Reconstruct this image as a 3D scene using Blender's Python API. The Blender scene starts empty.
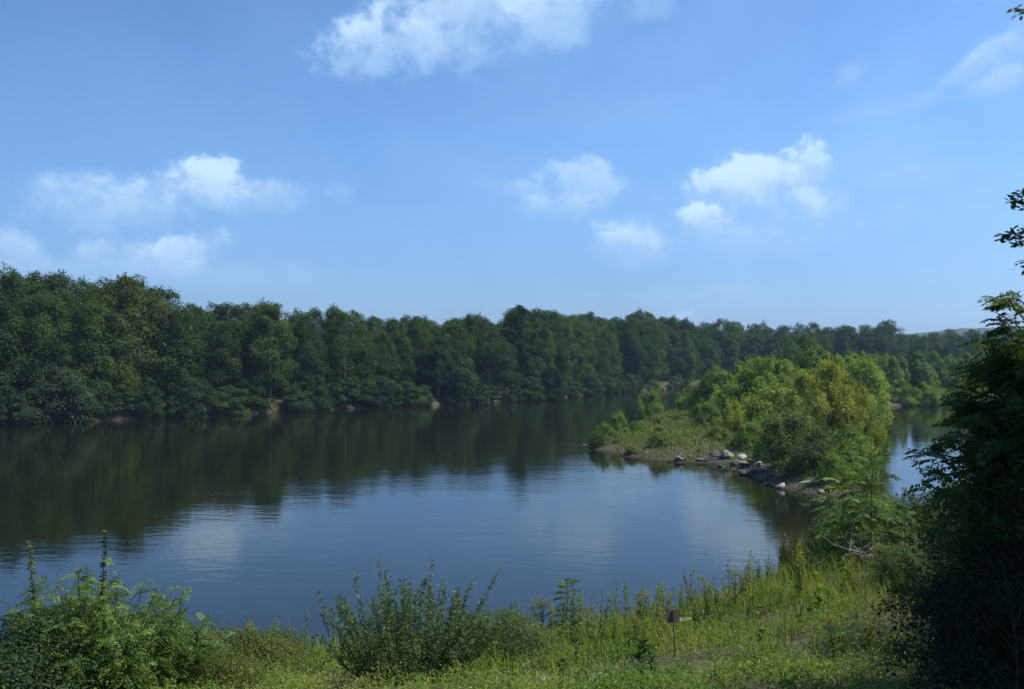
import bpy, math, random
import numpy as np

# ------------------------------------------------------------------ camera, world, sun, exposure
S = bpy.context.scene
COL = S.collection
F, HOR, EYE = 950.0, 358.0, 11.0          # focal length in pixels, horizon row, eye height above the river
cam_d = bpy.data.cameras.new('camera'); cam = bpy.data.objects.new('camera', cam_d); COL.objects.link(cam)
cam.location = (0, 0, EYE); cam.rotation_euler = (math.radians(90), 0, 0)
cam_d.sensor_width = 36.0; cam_d.lens = 36.0 * F / 1024.0
cam_d.shift_y = (HOR - 344.5) / 1024.0
cam_d.clip_start = 0.1; cam_d.clip_end = 20000
S.camera = cam

SUN_AZ, SUN_EL = 100.0, 56.0               # degrees right of the view direction, degrees up
SKY_STRENGTH, SUN_STRENGTH, EXPOSURE = 0.10, 4.3, 0.4
SKY_TINT = (0.60, 0.90, 1.24)

S.view_settings.view_transform = 'Standard'; S.view_settings.look = 'None'
S.view_settings.gamma = 1; S.view_settings.use_curve_mapping = False
S.view_settings.exposure = EXPOSURE
S.render.engine = 'CYCLES'
cy = S.cycles
cy.max_bounces = 6; cy.diffuse_bounces = 2; cy.glossy_bounces = 2; cy.transmission_bounces = 3
cy.transparent_max_bounces = 4; cy.volume_bounces = 0
cy.caustics_reflective = False; cy.caustics_refractive = False
cy.sample_clamp_indirect = 4.0

W = bpy.data.worlds.new("World"); S.world = W; W.use_nodes = True


class NT:
    """tiny helper to write node trees"""
    def __init__(self, tree):
        self.t = tree; tree.nodes.clear()
    def n(self, typ, **kw):
        nd = self.t.nodes.new(typ)
        for k, v in kw.items():
            setattr(nd, k, v)
        return nd
    def set(self, sock, v):
        if isinstance(v, bpy.types.NodeSocket): self.t.links.new(v, sock)
        else: sock.default_value = v
    def m(self, op, a, b=0.0, c=0.0, clamp=False):
        nd = self.n('ShaderNodeMath', operation=op, use_clamp=clamp)
        self.set(nd.inputs[0], a); self.set(nd.inputs[1], b); self.set(nd.inputs[2], c)
        return nd.outputs[0]
    def ss(self, v, lo, hi, a=0.0, b=1.0):
        nd = self.n('ShaderNodeMapRange', interpolation_type='SMOOTHSTEP')
        for i, x in enumerate((v, lo, hi, a, b)): self.set(nd.inputs[i], x)
        return nd.outputs[0]
    def lin(self, v, lo, hi, a=0.0, b=1.0):
        nd = self.n('ShaderNodeMapRange')
        for i, x in enumerate((v, lo, hi, a, b)): self.set(nd.inputs[i], x)
        return nd.outputs[0]
    def mix(self, f, a, b, mode='MIX'):
        nd = self.n('ShaderNodeMix', data_type='RGBA', blend_type=mode)
        self.set(nd.inputs[0], f)
        for s, v in ((nd.inputs[6], a), (nd.inputs[7], b)):
            if isinstance(v, (tuple, list)) and len(v) == 3: v = (*v, 1)
            self.set(s, v)
        return nd.outputs[2]
    def noise(self, vec, scale, detail=4, rough=0.55, dist=0.0):
        nd = self.n('ShaderNodeTexNoise')
        if vec is not None: self.set(nd.inputs['Vector'], vec)
        nd.inputs['Scale'].default_value = scale; nd.inputs['Detail'].default_value = detail
        nd.inputs['Roughness'].default_value = rough; nd.inputs['Distortion'].default_value = dist
        return nd.outputs[0]


def build_world():
    w = NT(W.node_tree)
    out = w.n('ShaderNodeOutputWorld'); bg = w.n('ShaderNodeBackground')
    sky = w.n('ShaderNodeTexSky', sky_type='NISHITA', sun_disc=False)
    sky.sun_elevation = math.radians(SUN_EL); sky.sun_rotation = math.radians(SUN_AZ)
    sky.altitude = 100; sky.air_density = 1.0; sky.dust_density = 0.6; sky.ozone_density = 2.0
    col = w.mix(1.0, sky.outputs[0], SKY_TINT, 'MULTIPLY')
    tc = w.n('ShaderNodeTexCoord'); sx = w.n('ShaderNodeSeparateXYZ')
    w.set(sx.inputs[0], tc.outputs['Generated'])
    az = w.m('ARCTAN2', sx.outputs[0], sx.outputs[1])
    el = w.m('ARCSINE', sx.outputs[2])
    # summer haze: the air towards the horizon is greyer, the side towards the sun brighter
    col = w.mix(w.ss(el, .02, .24), w.mix(1.0, col, (.80, .73, .81), 'MULTIPLY'), col)
    sg = w.lin(az, -.5, .5, .935, 1.17); sc_ = w.n('ShaderNodeCombineXYZ')
    for i in range(3): w.set(sc_.inputs[i], sg)
    col = w.mix(1.0, col, sc_.outputs[0], 'MULTIPLY')
    cv = w.n('ShaderNodeCombineXYZ'); w.set(cv.inputs[0], az); w.set(cv.inputs[1], w.m('MULTIPLY', el, 1.15))
    big = w.noise(cv.outputs[0], 15.0, 3, 0.5)
    mid = w.noise(cv.outputs[0], 38.0, 3, 0.55, 0.2)
    fine = w.noise(cv.outputs[0], 95.0, 5, 0.6)
    nz = w.m('ADD', w.m('MULTIPLY', w.m('SUBTRACT', big, 0.5), 2.1), w.m('ADD', w.m('MULTIPLY', w.m('SUBTRACT', mid, 0.5), 1.7), w.m('MULTIPLY', w.m('SUBTRACT', fine, 0.5), .75)))
    # cumulus: centre (photo direction), half sizes in pixels of the focal length, turn, opacity, firmness
    blobs = [
        (198, 186, 44, 20, 0, .90), (110, 205, 62, 22, 0, .52), (255, 197, 46, 12, 5, .50),
        (186, 252, 36, 17, 20, .75), (130, 262, 44, 16, 0, .42), (225, 275, 70, 12, 0, .30),
        (8, 248, 24, 16, -15, .45),
        (478, 18, 125, 36, 14, .72), (385, 48, 60, 22, 8, .66), (560, 14, 60, 26, 20, .62),
        (578, 186, 44, 22, 0, .66), (560, 205, 36, 12, 0, .42), (515, 188, 36, 7, -8, .28),
        (745, 186, 68, 24, 3, .95), (805, 172, 26, 24, 10, .80), (700, 222, 34, 15, 0, .82), (780, 215, 56, 22, 0, .42),
        (632, 240, 34, 18, 0, .60), (760, 240, 80, 14, 0, .28),
        (975, 62, 36, 7, 32, .45), (1000, 82, 24, 9, 15, .40), (1018, 38, 24, 10, 35, .45), (848, 76, 14, 9, 30, .30),
        (905, 176, 44, 9, 3, .26), (905, 105, 60, 6, 6, .16), (895, 215, 12, 12, 0, .22), (970, 275, 40, 14, 0, .22),
        (682, 318, 14, 6, 0, .5), (650, 8, 20, 8, 0, .3), (340, 192, 12, 7, 0, .2), (720, 297, 70, 10, 0, .22), (30, 272, 60, 10, 0, .25),
        (-250, 200, 130, 35, 0, .8), (1350, 190, 150, 40, 0, .8), (1700, 120, 170, 50, 0, .8), (-600, 120, 170, 60, 0, .8),
    ]
    dens = None; lit = None
    for px, py, a, b, turn, op in blobs:
        a, b = a * 1.05, b * 1.15; firm = op > .6; op = min(1.0, op * (1.06 if firm else 1.5))
        x, z = (px - 512) / F, (HOR - py) / F
        a0, e0 = math.atan2(x, 1), math.atan2(z, math.hypot(1, x))
        sc = F * 1.0
        ca, sa = math.cos(math.radians(turn)), math.sin(math.radians(turn))
        du, dv = w.m('SUBTRACT', az, a0), w.m('SUBTRACT', el, e0)
        u = w.m('ADD', w.m('MULTIPLY', du, ca * sc / a), w.m('MULTIPLY', dv, sa * sc / a))
        v = w.m('ADD', w.m('MULTIPLY', du, -sa * sc / b), w.m('MULTIPLY', dv, ca * sc / b))
        r2 = w.m('ADD', w.m('MULTIPLY', u, u), w.m('MULTIPLY', v, v))
        g = w.m('SUBTRACT', 1.0, w.m('MULTIPLY', r2, 0.62))                 # 1 at the centre, 0 near the rim
        d = w.m('MULTIPLY', w.ss(w.m('ADD', g, nz), -.08 if firm else -0.45, w.lin(v, -.8, .8, 1.3, .74) if firm else 1.2), op)
        # lower side softer and greyer: light falls from above
        l = w.m('MULTIPLY', d, w.lin(w.m('ADD', v, w.m('MULTIPLY', nz, .7)), -1.0, 1.2, 0.0, 1.0))
        dens = d if dens is None else w.m('SUBTRACT', w.m('ADD', dens, d), w.m('MULTIPLY', dens, d))
        lit = l if lit is None else w.m('MAXIMUM', lit, l)
    # thin milky veils
    veil = w.noise(cv.outputs[0], 3.2, 6, 0.6, 0.6)
    veil = w.m('MULTIPLY', w.ss(veil, 0.05, 0.95), 0.34)
    veil = w.m('MULTIPLY', veil, w.lin(az, -.5, .6, .3, 1.5))
    col = w.mix(veil, col, (3.9, 6.3, 9.4))
    ccol = w.mix(w.ss(lit, 0.10, 0.85), (3.1, 4.9, 7.5), (5.2, 7.0, 8.6))
    col = w.mix(w.m('MULTIPLY', dens, 0.92), col, ccol)
    w.set(bg.inputs[0], col); bg.inputs[1].default_value = SKY_STRENGTH
    w.t.links.new(bg.outputs[0], out.inputs[0])
build_world()

sun_d = bpy.data.lights.new('sun', 'SUN'); sun_o = bpy.data.objects.new('sun', sun_d); COL.objects.link(sun_o)
sun_d.energy = SUN_STRENGTH; sun_d.angle = math.radians(0.53); sun_d.color = (1.0, 0.95, 0.86)
_ce = math.cos(math.radians(SUN_EL))
SUN = (math.sin(math.radians(SUN_AZ)) * _ce, math.cos(math.radians(SUN_AZ)) * _ce, math.sin(math.radians(SUN_EL)))
from mathutils import Vector
sun_o.rotation_euler = Vector(SUN).to_track_quat('Z', 'Y').to_euler()

# ------------------------------------------------------------------ helpers
def px_x(px, Y): return (px - 512.0) / F * Y
def py_z(py, Y): return EYE - (py - HOR) / F * Y
def water_Y(py): return F * EYE / (py - HOR)

def mesh_from(name, V, Q, mat, tint=None, smooth=False):
    """V (n,3), Q (m,4) or (m,3) -> mesh with an optional per-face float attribute"""
    V = np.asarray(V, np.float32); Q = np.asarray(Q, np.int32)
    me = bpy.data.meshes.new(name); k = Q.shape[1]
    me.vertices.add(len(V)); me.vertices.foreach_set('co', V.ravel())
    me.loops.add(Q.size); me.loops.foreach_set('vertex_index', Q.ravel())
    me.polygons.add(len(Q)); me.polygons.foreach_set('loop_start', np.arange(0, Q.size, k, dtype=np.int32))
    if smooth: me.polygons.foreach_set('use_smooth', np.ones(len(Q), bool))
    me.materials.append(mat)
    if tint is not None:
        at = me.attributes.new('tint', 'FLOAT', 'FACE'); at.data.foreach_set('value', np.asarray(tint, np.float32))
    me.update(calc_edges=True); me.validate()
    return me

def link(name, data, parent=None, color=None):
    o = bpy.data.objects.new(name, data); COL.objects.link(o)
    if parent is not None: o.parent = parent
    if color is not None: o.color = (*color, 1)
    return o

def tag(o, label, cat=None, group=None, kind=None):
    o['label'] = label
    if cat: o['category'] = cat
    if group: o['group'] = group
    if kind: o['kind'] = kind
    return o

def thing(name, label, cat, loc, rz=0.0, sc=1.0, group=None):
    o = link(name, None); o.location = loc; o.rotation_euler = (0, 0, rz)
    o.scale = (sc, sc, sc) if not isinstance(sc, tuple) else sc
    return tag(o, label, cat, group)

# ---- numpy shapes
def unit(v): return v / (np.linalg.norm(v, axis=-1, keepdims=True) + 1e-9)

class Bag:
    """collects quads"""
    def __init__(self): self.V = []; self.Q = []; self.T = []; self.n = 0
    def add(self, V, Q, T=None):
        V = np.asarray(V, float).reshape(-1, 3); Q = np.asarray(Q, int).reshape(-1, 4)
        self.V.append(V); self.Q.append(Q + self.n); self.n += len(V)
        self.T.append(np.full(len(Q), .5) if T is None else np.asarray(T, float))
    def leaves(self, P, D, N, L, wid, T, bend=0.0):
        """diamond leaves: base P, direction D, normal hint N, length L, width ratio wid"""
        D = unit(D); side = unit(np.cross(D, N)); nn = np.cross(side, D)
        L = np.asarray(L).reshape(-1, 1)
        mid = P + D * L * 0.45 + nn * L * bend
        a = P; b = mid + side * L * wid * 0.5; c = P + D * L; d = mid - side * L * wid * 0.5
        V = np.stack([a, b, c, d], 1).reshape(-1, 3)
        self.add(V, np.arange(len(V)).reshape(-1, 4), T)
    def tube(self, pts, rad, sides=6, T=.5):
        pts = np.asarray(pts, float); n = len(pts); rad = np.broadcast_to(np.asarray(rad, float), (n,))
        tg = unit(np.gradient(pts, axis=0)); ref = np.array([0.31, 0.17, 0.93]) if abs(tg[0] @ np.array([.31, .17, .93])) < .9 else np.array([1., 0, 0])
        s = unit(np.cross(tg, ref)); u = np.cross(tg, s)
        an = np.linspace(0, 2 * math.pi, sides, endpoint=False)
        V = pts[:, None] + rad[:, None, None] * (np.cos(an)[None, :, None] * s[:, None] + np.sin(an)[None, :, None] * u[:, None])
        i, j = np.meshgrid(np.arange(n - 1), np.arange(sides), indexing='ij')
        j2 = (j + 1) % sides
        Q = np.stack([i * sides + j, i * sides + j2, (i + 1) * sides + j2, (i + 1) * sides + j], -1).reshape(-1, 4)
        self.add(V.reshape(-1, 3), Q, np.full(len(Q), T))
    def mesh(self, name, mat, smooth=False):
        return mesh_from(name, np.concatenate(self.V), np.concatenate(self.Q), mat, np.concatenate(self.T), smooth)

def rnd_dir(rng, n):
    v = rng.normal(size=(n, 3)); return unit(v)

# ------------------------------------------------------------------ materials
def new_mat(name):
    m = bpy.data.materials.new(name); m.use_nodes = True
    return m, NT(m.node_tree)

def leaf_material(name, trans=0.38, gloss=0.012, rough=0.6, transcol=(1.35, 1.25, 0.55)):
    m, w = new_mat(name)
    out = w.n('ShaderNodeOutputMaterial')
    oi = w.n('ShaderNodeObjectInfo'); at = w.n('ShaderNodeAttribute', attribute_name='tint')
    t = at.outputs['Fac']
    tc = w.n('ShaderNodeTexCoord')
    patch = w.noise(tc.outputs['Object'], 0.45, 3, .6)
    val = w.m('MULTIPLY', w.lin(t, 0, 1, .55, 1.45), w.lin(patch, .3, .7, .75, 1.25))
    cb = w.n('ShaderNodeCombineXYZ')
    for i in range(3): w.set(cb.inputs[i], val)
    base = w.mix(1.0, oi.outputs['Color'], cb.outputs[0], 'MULTIPLY')
    base = w.mix(w.m('MULTIPLY', w.ss(t, .72, 1.0), .45), base, w.mix(1.0, base, (1.6, 1.15, .55), 'MULTIPLY'))
    base = w.mix(w.m('MULTIPLY', w.ss(t, .28, 0.0), .35), base, w.mix(1.0, base, (.8, 1.0, 1.15), 'MULTIPLY'))
    df = w.n('ShaderNodeBsdfDiffuse'); w.set(df.inputs[0], base)
    tr = w.n('ShaderNodeBsdfTranslucent'); w.set(tr.inputs[0], w.mix(1.0, base, transcol, 'MULTIPLY'))
    gl = w.n('ShaderNodeBsdfGlossy'); gl.inputs['Roughness'].default_value = rough; gl.inputs[0].default_value = (.8, .9, 1, 1)
    a = w.n('ShaderNodeMixShader'); a.inputs[0].default_value = trans
    w.t.links.new(df.outputs[0], a.inputs[1]); w.t.links.new(tr.outputs[0], a.inputs[2])
    b = w.n('ShaderNodeMixShader'); b.inputs[0].default_value = gloss
    w.t.links.new(a.outputs[0], b.inputs[1]); w.t.links.new(gl.outputs[0], b.inputs[2])
    w.t.links.new(b.outputs[0], out.inputs[0])
    return m

def bark_material(name, c1, c2, scale=6.0):
    m, w = new_mat(name)
    out = w.n('ShaderNodeOutputMaterial'); p = w.n('ShaderNodeBsdfPrincipled')
    tc = w.n('ShaderNodeTexCoord'); mp = w.n('ShaderNodeMapping'); mp.inputs['Scale'].default_value = (1, 1, .22)
    w.set(mp.inputs[0], tc.outputs['Object'])
    f = w.noise(mp.outputs[0], scale, 6, .65)
    w.set(p.inputs['Base Color'], w.mix(w.ss(f, .35, .7), c1, c2)); p.inputs['Roughness'].default_value = .9
    bp = w.n('ShaderNodeBump'); bp.inputs['Strength'].default_value = .5; bp.inputs['Distance'].default_value = .03
    w.set(bp.inputs['Height'], f); w.t.links.new(bp.outputs[0], p.inputs['Normal'])
    w.t.links.new(p.outputs[0], out.inputs[0])
    return m

LEAF = leaf_material('foliage', gloss=.005)
LEAF_NEAR = leaf_material('foliage_near', .42, .012, .55)
BARK = bark_material('bark', (.045, .038, .03), (.12, .10, .08))
PALE_BARK = bark_material('pale_bark', (.18, .17, .145), (.34, .325, .28))
STEM = bark_material('green_stem', (.05, .07, .025), (.10, .10, .045), 20)
DEAD = bark_material('dead_wood', (.16, .14, .12), (.34, .31, .27), 14)

# ------------------------------------------------------------------ terrain
def poly_sd(x, y, P):
    """signed distance, positive inside"""
    P = np.asarray(P, float); x = np.asarray(x, float); y = np.asarray(y, float)
    d = np.full(x.shape, 1e18); ins = np.zeros(x.shape, bool)
    for (ax, ay), (bx, by) in zip(P, np.roll(P, -1, 0)):
        ex, ey = bx - ax, by - ay
        t = np.clip(((x - ax) * ex + (y - ay) * ey) / (ex * ex + ey * ey), 0, 1)
        d = np.minimum(d, (x - ax - t * ex) ** 2 + (y - ay - t * ey) ** 2)
        c = (ay > y) != (by > y)
        with np.errstate(divide='ignore', invalid='ignore'):
            ins ^= c & (x < (bx - ax) * (y - ay) / (by - ay if by != ay else 1e-9) + ax)
    d = np.sqrt(d); return np.where(ins, d, -d)

FAR_SHORE = [(-3400, -40), (-400, 62), (-200, 108), (-120, 138), (-84, 156), (-66, 171), (-49, 191), (-35, 207), (-18, 222), (-3, 236), (8, 246), (16, 266),
             (27, 292), (39, 317), (60, 350), (90, 372), (200, 392), (420, 420), (3400, 700)]
FAR_POLY = FAR_SHORE + [(3400, 3400), (-3400, 3400)]
SPIT = [(9.0, 116.5), (10.6, 111), (12.2, 106.5), (14.7, 101.5), (17.5, 99.5), (20.3, 98.8), (22.0, 95), (22.2, 90), (22.0, 84), (22.4, 79.5), (24.0, 75.5), (27, 73), (28, 75.5),
        (30.5, 84), (35, 97), (41.5, 113), (54, 150), (68, 190), (80, 209), (92, 218), (110, 223), (150, 228), (600, 245), (600, 300), (150, 272),
        (70, 245), (45, 215), (36, 198), (29, 183), (24, 172), (18.5, 150), (13, 130), (10, 121)]
CRX = [-60, -18, -6.6, .2, 2.5, 5.7, 9.7, 13.9, 18.9, 26, 60]
CRY = [24, 24, 24, 26, 27, 29, 33, 38, 43, 46, 50]

def sines(x, y, k, seed, n=6):
    r = np.random.default_rng(seed); s = 0
    for i in range(n):
        a = r.uniform(0, 6.28); f = k * r.uniform(.6, 1.9); s = s + np.sin((x * math.cos(a) + y * math.sin(a)) * f + r.uniform(0, 6.28))
    return s / n

def ground_z(x, y):
    x = np.asarray(x, float); y = np.asarray(y, float)
    bed = -2.2
    df = poly_sd(x, y, FAR_POLY)
    zf = np.where(df > 0, 2.4 * (1 - np.exp(-df / 2.2)) + np.clip((df - 40) / 300, 0, 4), df * .35) + .12 * sines(x, y, .4, 3)
    ds = poly_sd(x, y, SPIT)
    zs = np.where(ds > 0, 1.9 * (1 - np.exp(-ds / 5.0)), ds * .30) + .10 * sines(x, y, .9, 5) * np.clip(ds + 1, 0, 1)
    cr = np.interp(x, CRX, CRY)
    s = np.clip(y / cr, -.3, None)
    ch = 3.2 + 1.0 * np.clip((x - 5) / 10, 0, 1)
    zn = np.where(s <= 1, 9.2 - (9.2 - ch) * s, ch - (y - cr) * .75)
    zn = zn + np.clip(s * 3, 0, 1) * np.clip((1.25 - s) * 6, 0, 1) * (.16 * sines(x, y, .9, 8) + .05 * sines(x, y, 3.2, 9))
    zn = np.where(np.abs(y) > 200, bed, zn)
    zn = np.where(y < -5, np.minimum(zn, 10.6), zn)
    zn = np.where(y < -30, 10.6, zn)
    return np.maximum.reduce([zf, zs, zn, np.full(x.shape, bed)])

def ground_z0(x, y): return ground_z(np.array([x]), np.array([y]))[0]
def gz(x, y): return float(ground_z(np.array([x]), np.array([y]))[0])

def hit(px, py):
    Y = np.arange(9, 240, .15); X = (px - 512) / F * Y
    below = np.maximum(ground_z(X, Y), 0) >= EYE - (py - HOR) / F * Y
    k = int(np.argmax(below)); return float(X[k]), float(Y[k])

def build_ground():
    xs = np.unique(np.round(np.concatenate([np.linspace(-3400, -400, 16), np.arange(-400, -120, 20), np.arange(-120, -40, 3), np.arange(-40, -14, 1.0), np.arange(-14, 40, .4),
                                            np.arange(40, 160, 2.5), np.arange(160, 600, 25), np.linspace(600, 3400, 15)]), 3))
    ys = np.unique(np.round(np.concatenate([np.linspace(-90, -8, 8), np.arange(-8, 50, .4), np.arange(50, 135, .8), np.arange(135, 300, 2.5), np.arange(300, 460, 6), np.arange(460, 900, 40), np.linspace(900, 3400, 14)]), 3))
    X, Y = np.meshgrid(xs, ys)
    Z = ground_z(X.ravel(), Y.ravel()); V = np.stack([X.ravel(), Y.ravel(), Z], 1)
    nx = len(xs); i, j = np.meshgrid(np.arange(len(ys) - 1), np.arange(nx - 1), indexing='ij')
    a = i * nx + j; Q = np.stack([a, a + 1, a + nx + 1, a + nx], -1).reshape(-1, 4)
    m, w = new_mat('earth_and_turf')
    out = w.n('ShaderNodeOutputMaterial'); p = w.n('ShaderNodeBsdfPrincipled'); p.inputs['Roughness'].default_value = .95
    p.inputs['Specular IOR Level'].default_value = .15
    geo = w.n('ShaderNodeNewGeometry'); sx = w.n('ShaderNodeSeparateXYZ'); w.set(sx.inputs[0], geo.outputs['Position'])
    pos = geo.outputs['Position']
    n1 = w.noise(pos, .35, 5, .6); n2 = w.noise(pos, 2.3, 6, .65); n3 = w.noise(pos, 11., 5, .6)
    turf = w.mix(w.ss(n2, .35, .65), (.045, .062, .018), (.085, .095, .03))
    dirt = w.mix(w.ss(n3, .35, .7), (.055, .042, .027), (.13, .10, .068))
    soil = w.mix(w.ss(w.m('ADD', n2, w.m('MULTIPLY', n1, .6)), .72, .88), turf, dirt)
    n0 = w.noise(pos, .06, 4, .6)
    mud = w.mix(w.ss(n3, .35, .7), (.05, .042, .028), (.10, .085, .06))
    sand = w.mix(w.ss(n0, .55, .66), mud, w.mix(w.ss(n3, .35, .7), (.09, .075, .05), (.15, .13, .095)))
    shore = w.ss(w.m('ADD', sx.outputs[2], w.m('MULTIPLY', w.m('SUBTRACT', n2, .5), .8)), .22, .60)
    col = w.mix(shore, sand, soil)
    wet = w.ss(sx.outputs[2], .02, .25)
    col = w.mix(wet, w.mix(1.0, col, (.45, .42, .40), 'MULTIPLY'), col)
    w.set(p.inputs['Base Color'], col)
    bp = w.n('ShaderNodeBump'); bp.inputs['Strength'].default_value = .8; bp.inputs['Distance'].default_value = .08
    w.set(bp.inputs['Height'], w.m('ADD', n2, w.m('MULTIPLY', n3, .4))); w.t.links.new(bp.outputs[0], p.inputs['Normal'])
    w.t.links.new(p.outputs[0], out.inputs[0])
    g = link('ground', mesh_from('ground', V, Q, m, smooth=True))
    tag(g, 'earth banks and low grassy land on both sides of the river', kind='structure')

def build_water():
    m, w = new_mat('river_water')
    out = w.n('ShaderNodeOutputMaterial'); p = w.n('ShaderNodeBsdfPrincipled')
    geo = w.n('ShaderNodeNewGeometry'); pos = geo.outputs['Position']
    def mp(sx, sy, rz=0):
        n = w.n('ShaderNodeMapping'); n.inputs['Scale'].default_value = (sx, sy, 1); n.inputs['Rotation'].default_value = (0, 0, math.radians(rz)); w.set(n.inputs[0], pos); return n.outputs[0]
    patch = w.noise(mp(.012, .045, 30), 1.0, 5, .6, .4)          # long patches of breeze and smooth water along the current
    breeze = w.ss(patch, .40, .68)
    p.inputs['Base Color'].default_value = (.008, .010, .004, 1)
    p.inputs['IOR'].default_value = 1.33
    w.set(p.inputs['Roughness'], w.lin(breeze, 0, 1, .03, .08))
    h = w.m('ADD', w.m('MULTIPLY', w.noise(mp(.55, 1.1, 12), 1.0, 4, .55), .06), w.m('MULTIPLY', w.noise(mp(2.0, 3.6, -14), 1.0, 3, .5), .011))
    h = w.m('ADD', h, w.m('MULTIPLY', w.noise(mp(.10, .22, 5), 1.0, 2, .5), .07))
    bp = w.n('ShaderNodeBump'); bp.inputs['Distance'].default_value = 1.0
    streak = w.m('MULTIPLY', w.ss(w.noise(mp(.014, .085, 8), 1.0, 4, .55, .3), .56, .68), .22)
    w.set(bp.inputs['Strength'], w.m('ADD', streak, w.lin(breeze, 0, 1, .14, .28))); w.set(bp.inputs['Height'], h)
    w.t.links.new(bp.outputs[0], p.inputs['Normal'])
    w.t.links.new(p.outputs[0], out.inputs[0])
    V = [(-3400, -90, 0), (3400, -90, 0), (3400, 900, 0), (-3400, 900, 0)]
    o = link('water', mesh_from('water', V, [(0, 1, 2, 3)], m))
    tag(o, 'wide calm dark blue river reflecting the trees and sky', kind='structure')

def build_hill():
    rng = np.random.default_rng(4)
    xs = np.linspace(700, 3300, 120); ys = np.linspace(2300, 3300, 30)
    X, Y = np.meshgrid(xs, ys)
    prof = np.interp(xs, [700, 1050, 1180, 1300, 1500, 2000, 2700, 3300], [0, 40, 78, 92, 100, 92, 70, 0])
    cross = np.sin(np.clip((ys - 2300) / 1000, 0, 1) * math.pi) ** .7
    Z = prof[None, :] * cross[:, None] * (1 + .05 * sines(X, Y, .012, 2)) + 2 + rng.normal(size=X.shape) * 1.2 * cross[:, None]
    nx = len(xs); i, j = np.meshgrid(np.arange(len(ys) - 1), np.arange(nx - 1), indexing='ij'); a = i * nx + j
    Q = np.stack([a, a + 1, a + nx + 1, a + nx], -1).reshape(-1, 4)
    m, w = new_mat('wooded_hill'); out = w.n('ShaderNodeOutputMaterial'); d = w.n('ShaderNodeBsdfDiffuse')
    geo = w.n('ShaderNodeNewGeometry'); n = w.noise(geo.outputs['Position'], .05, 5, .7)
    w.set(d.inputs[0], w.mix(n, (.025, .045, .02), (.06, .085, .03))); w.t.links.new(d.outputs[0], out.inputs[0])
    tag(link('hill', mesh_from('hill', np.stack([X.ravel(), Y.ravel(), Z.ravel()], 1), Q, m, smooth=True)), 'low blue wooded ridge on the horizon at right', kind='structure')

def build_haze(density=0.00016):
    x0, x1, y0, y1, z0, z1 = -3600, 3600, -140, 3600, -3.4, 116
    V = [(x, y, z) for z in (z0, z1) for y in (y0, y1) for x in (x0, x1)]
    Q = [(0, 2, 3, 1), (4, 5, 7, 6), (0, 1, 5, 4), (2, 6, 7, 3), (0, 4, 6, 2), (1, 3, 7, 5)]
    m, w = new_mat('haze'); out = w.n('ShaderNodeOutputMaterial'); v = w.n('ShaderNodeVolumePrincipled')
    v.inputs['Color'].default_value = (.50, .68, .95, 1); v.inputs['Density'].default_value = density; v.inputs['Anisotropy'].default_value = .2
    w.t.links.new(v.outputs[0], out.inputs['Volume'])
    tag(link('haze', mesh_from('haze', V, Q, m)), 'thin blue summer haze over the far trees', kind='stuff')

build_ground(); build_water(); build_hill(); build_haze()

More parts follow.
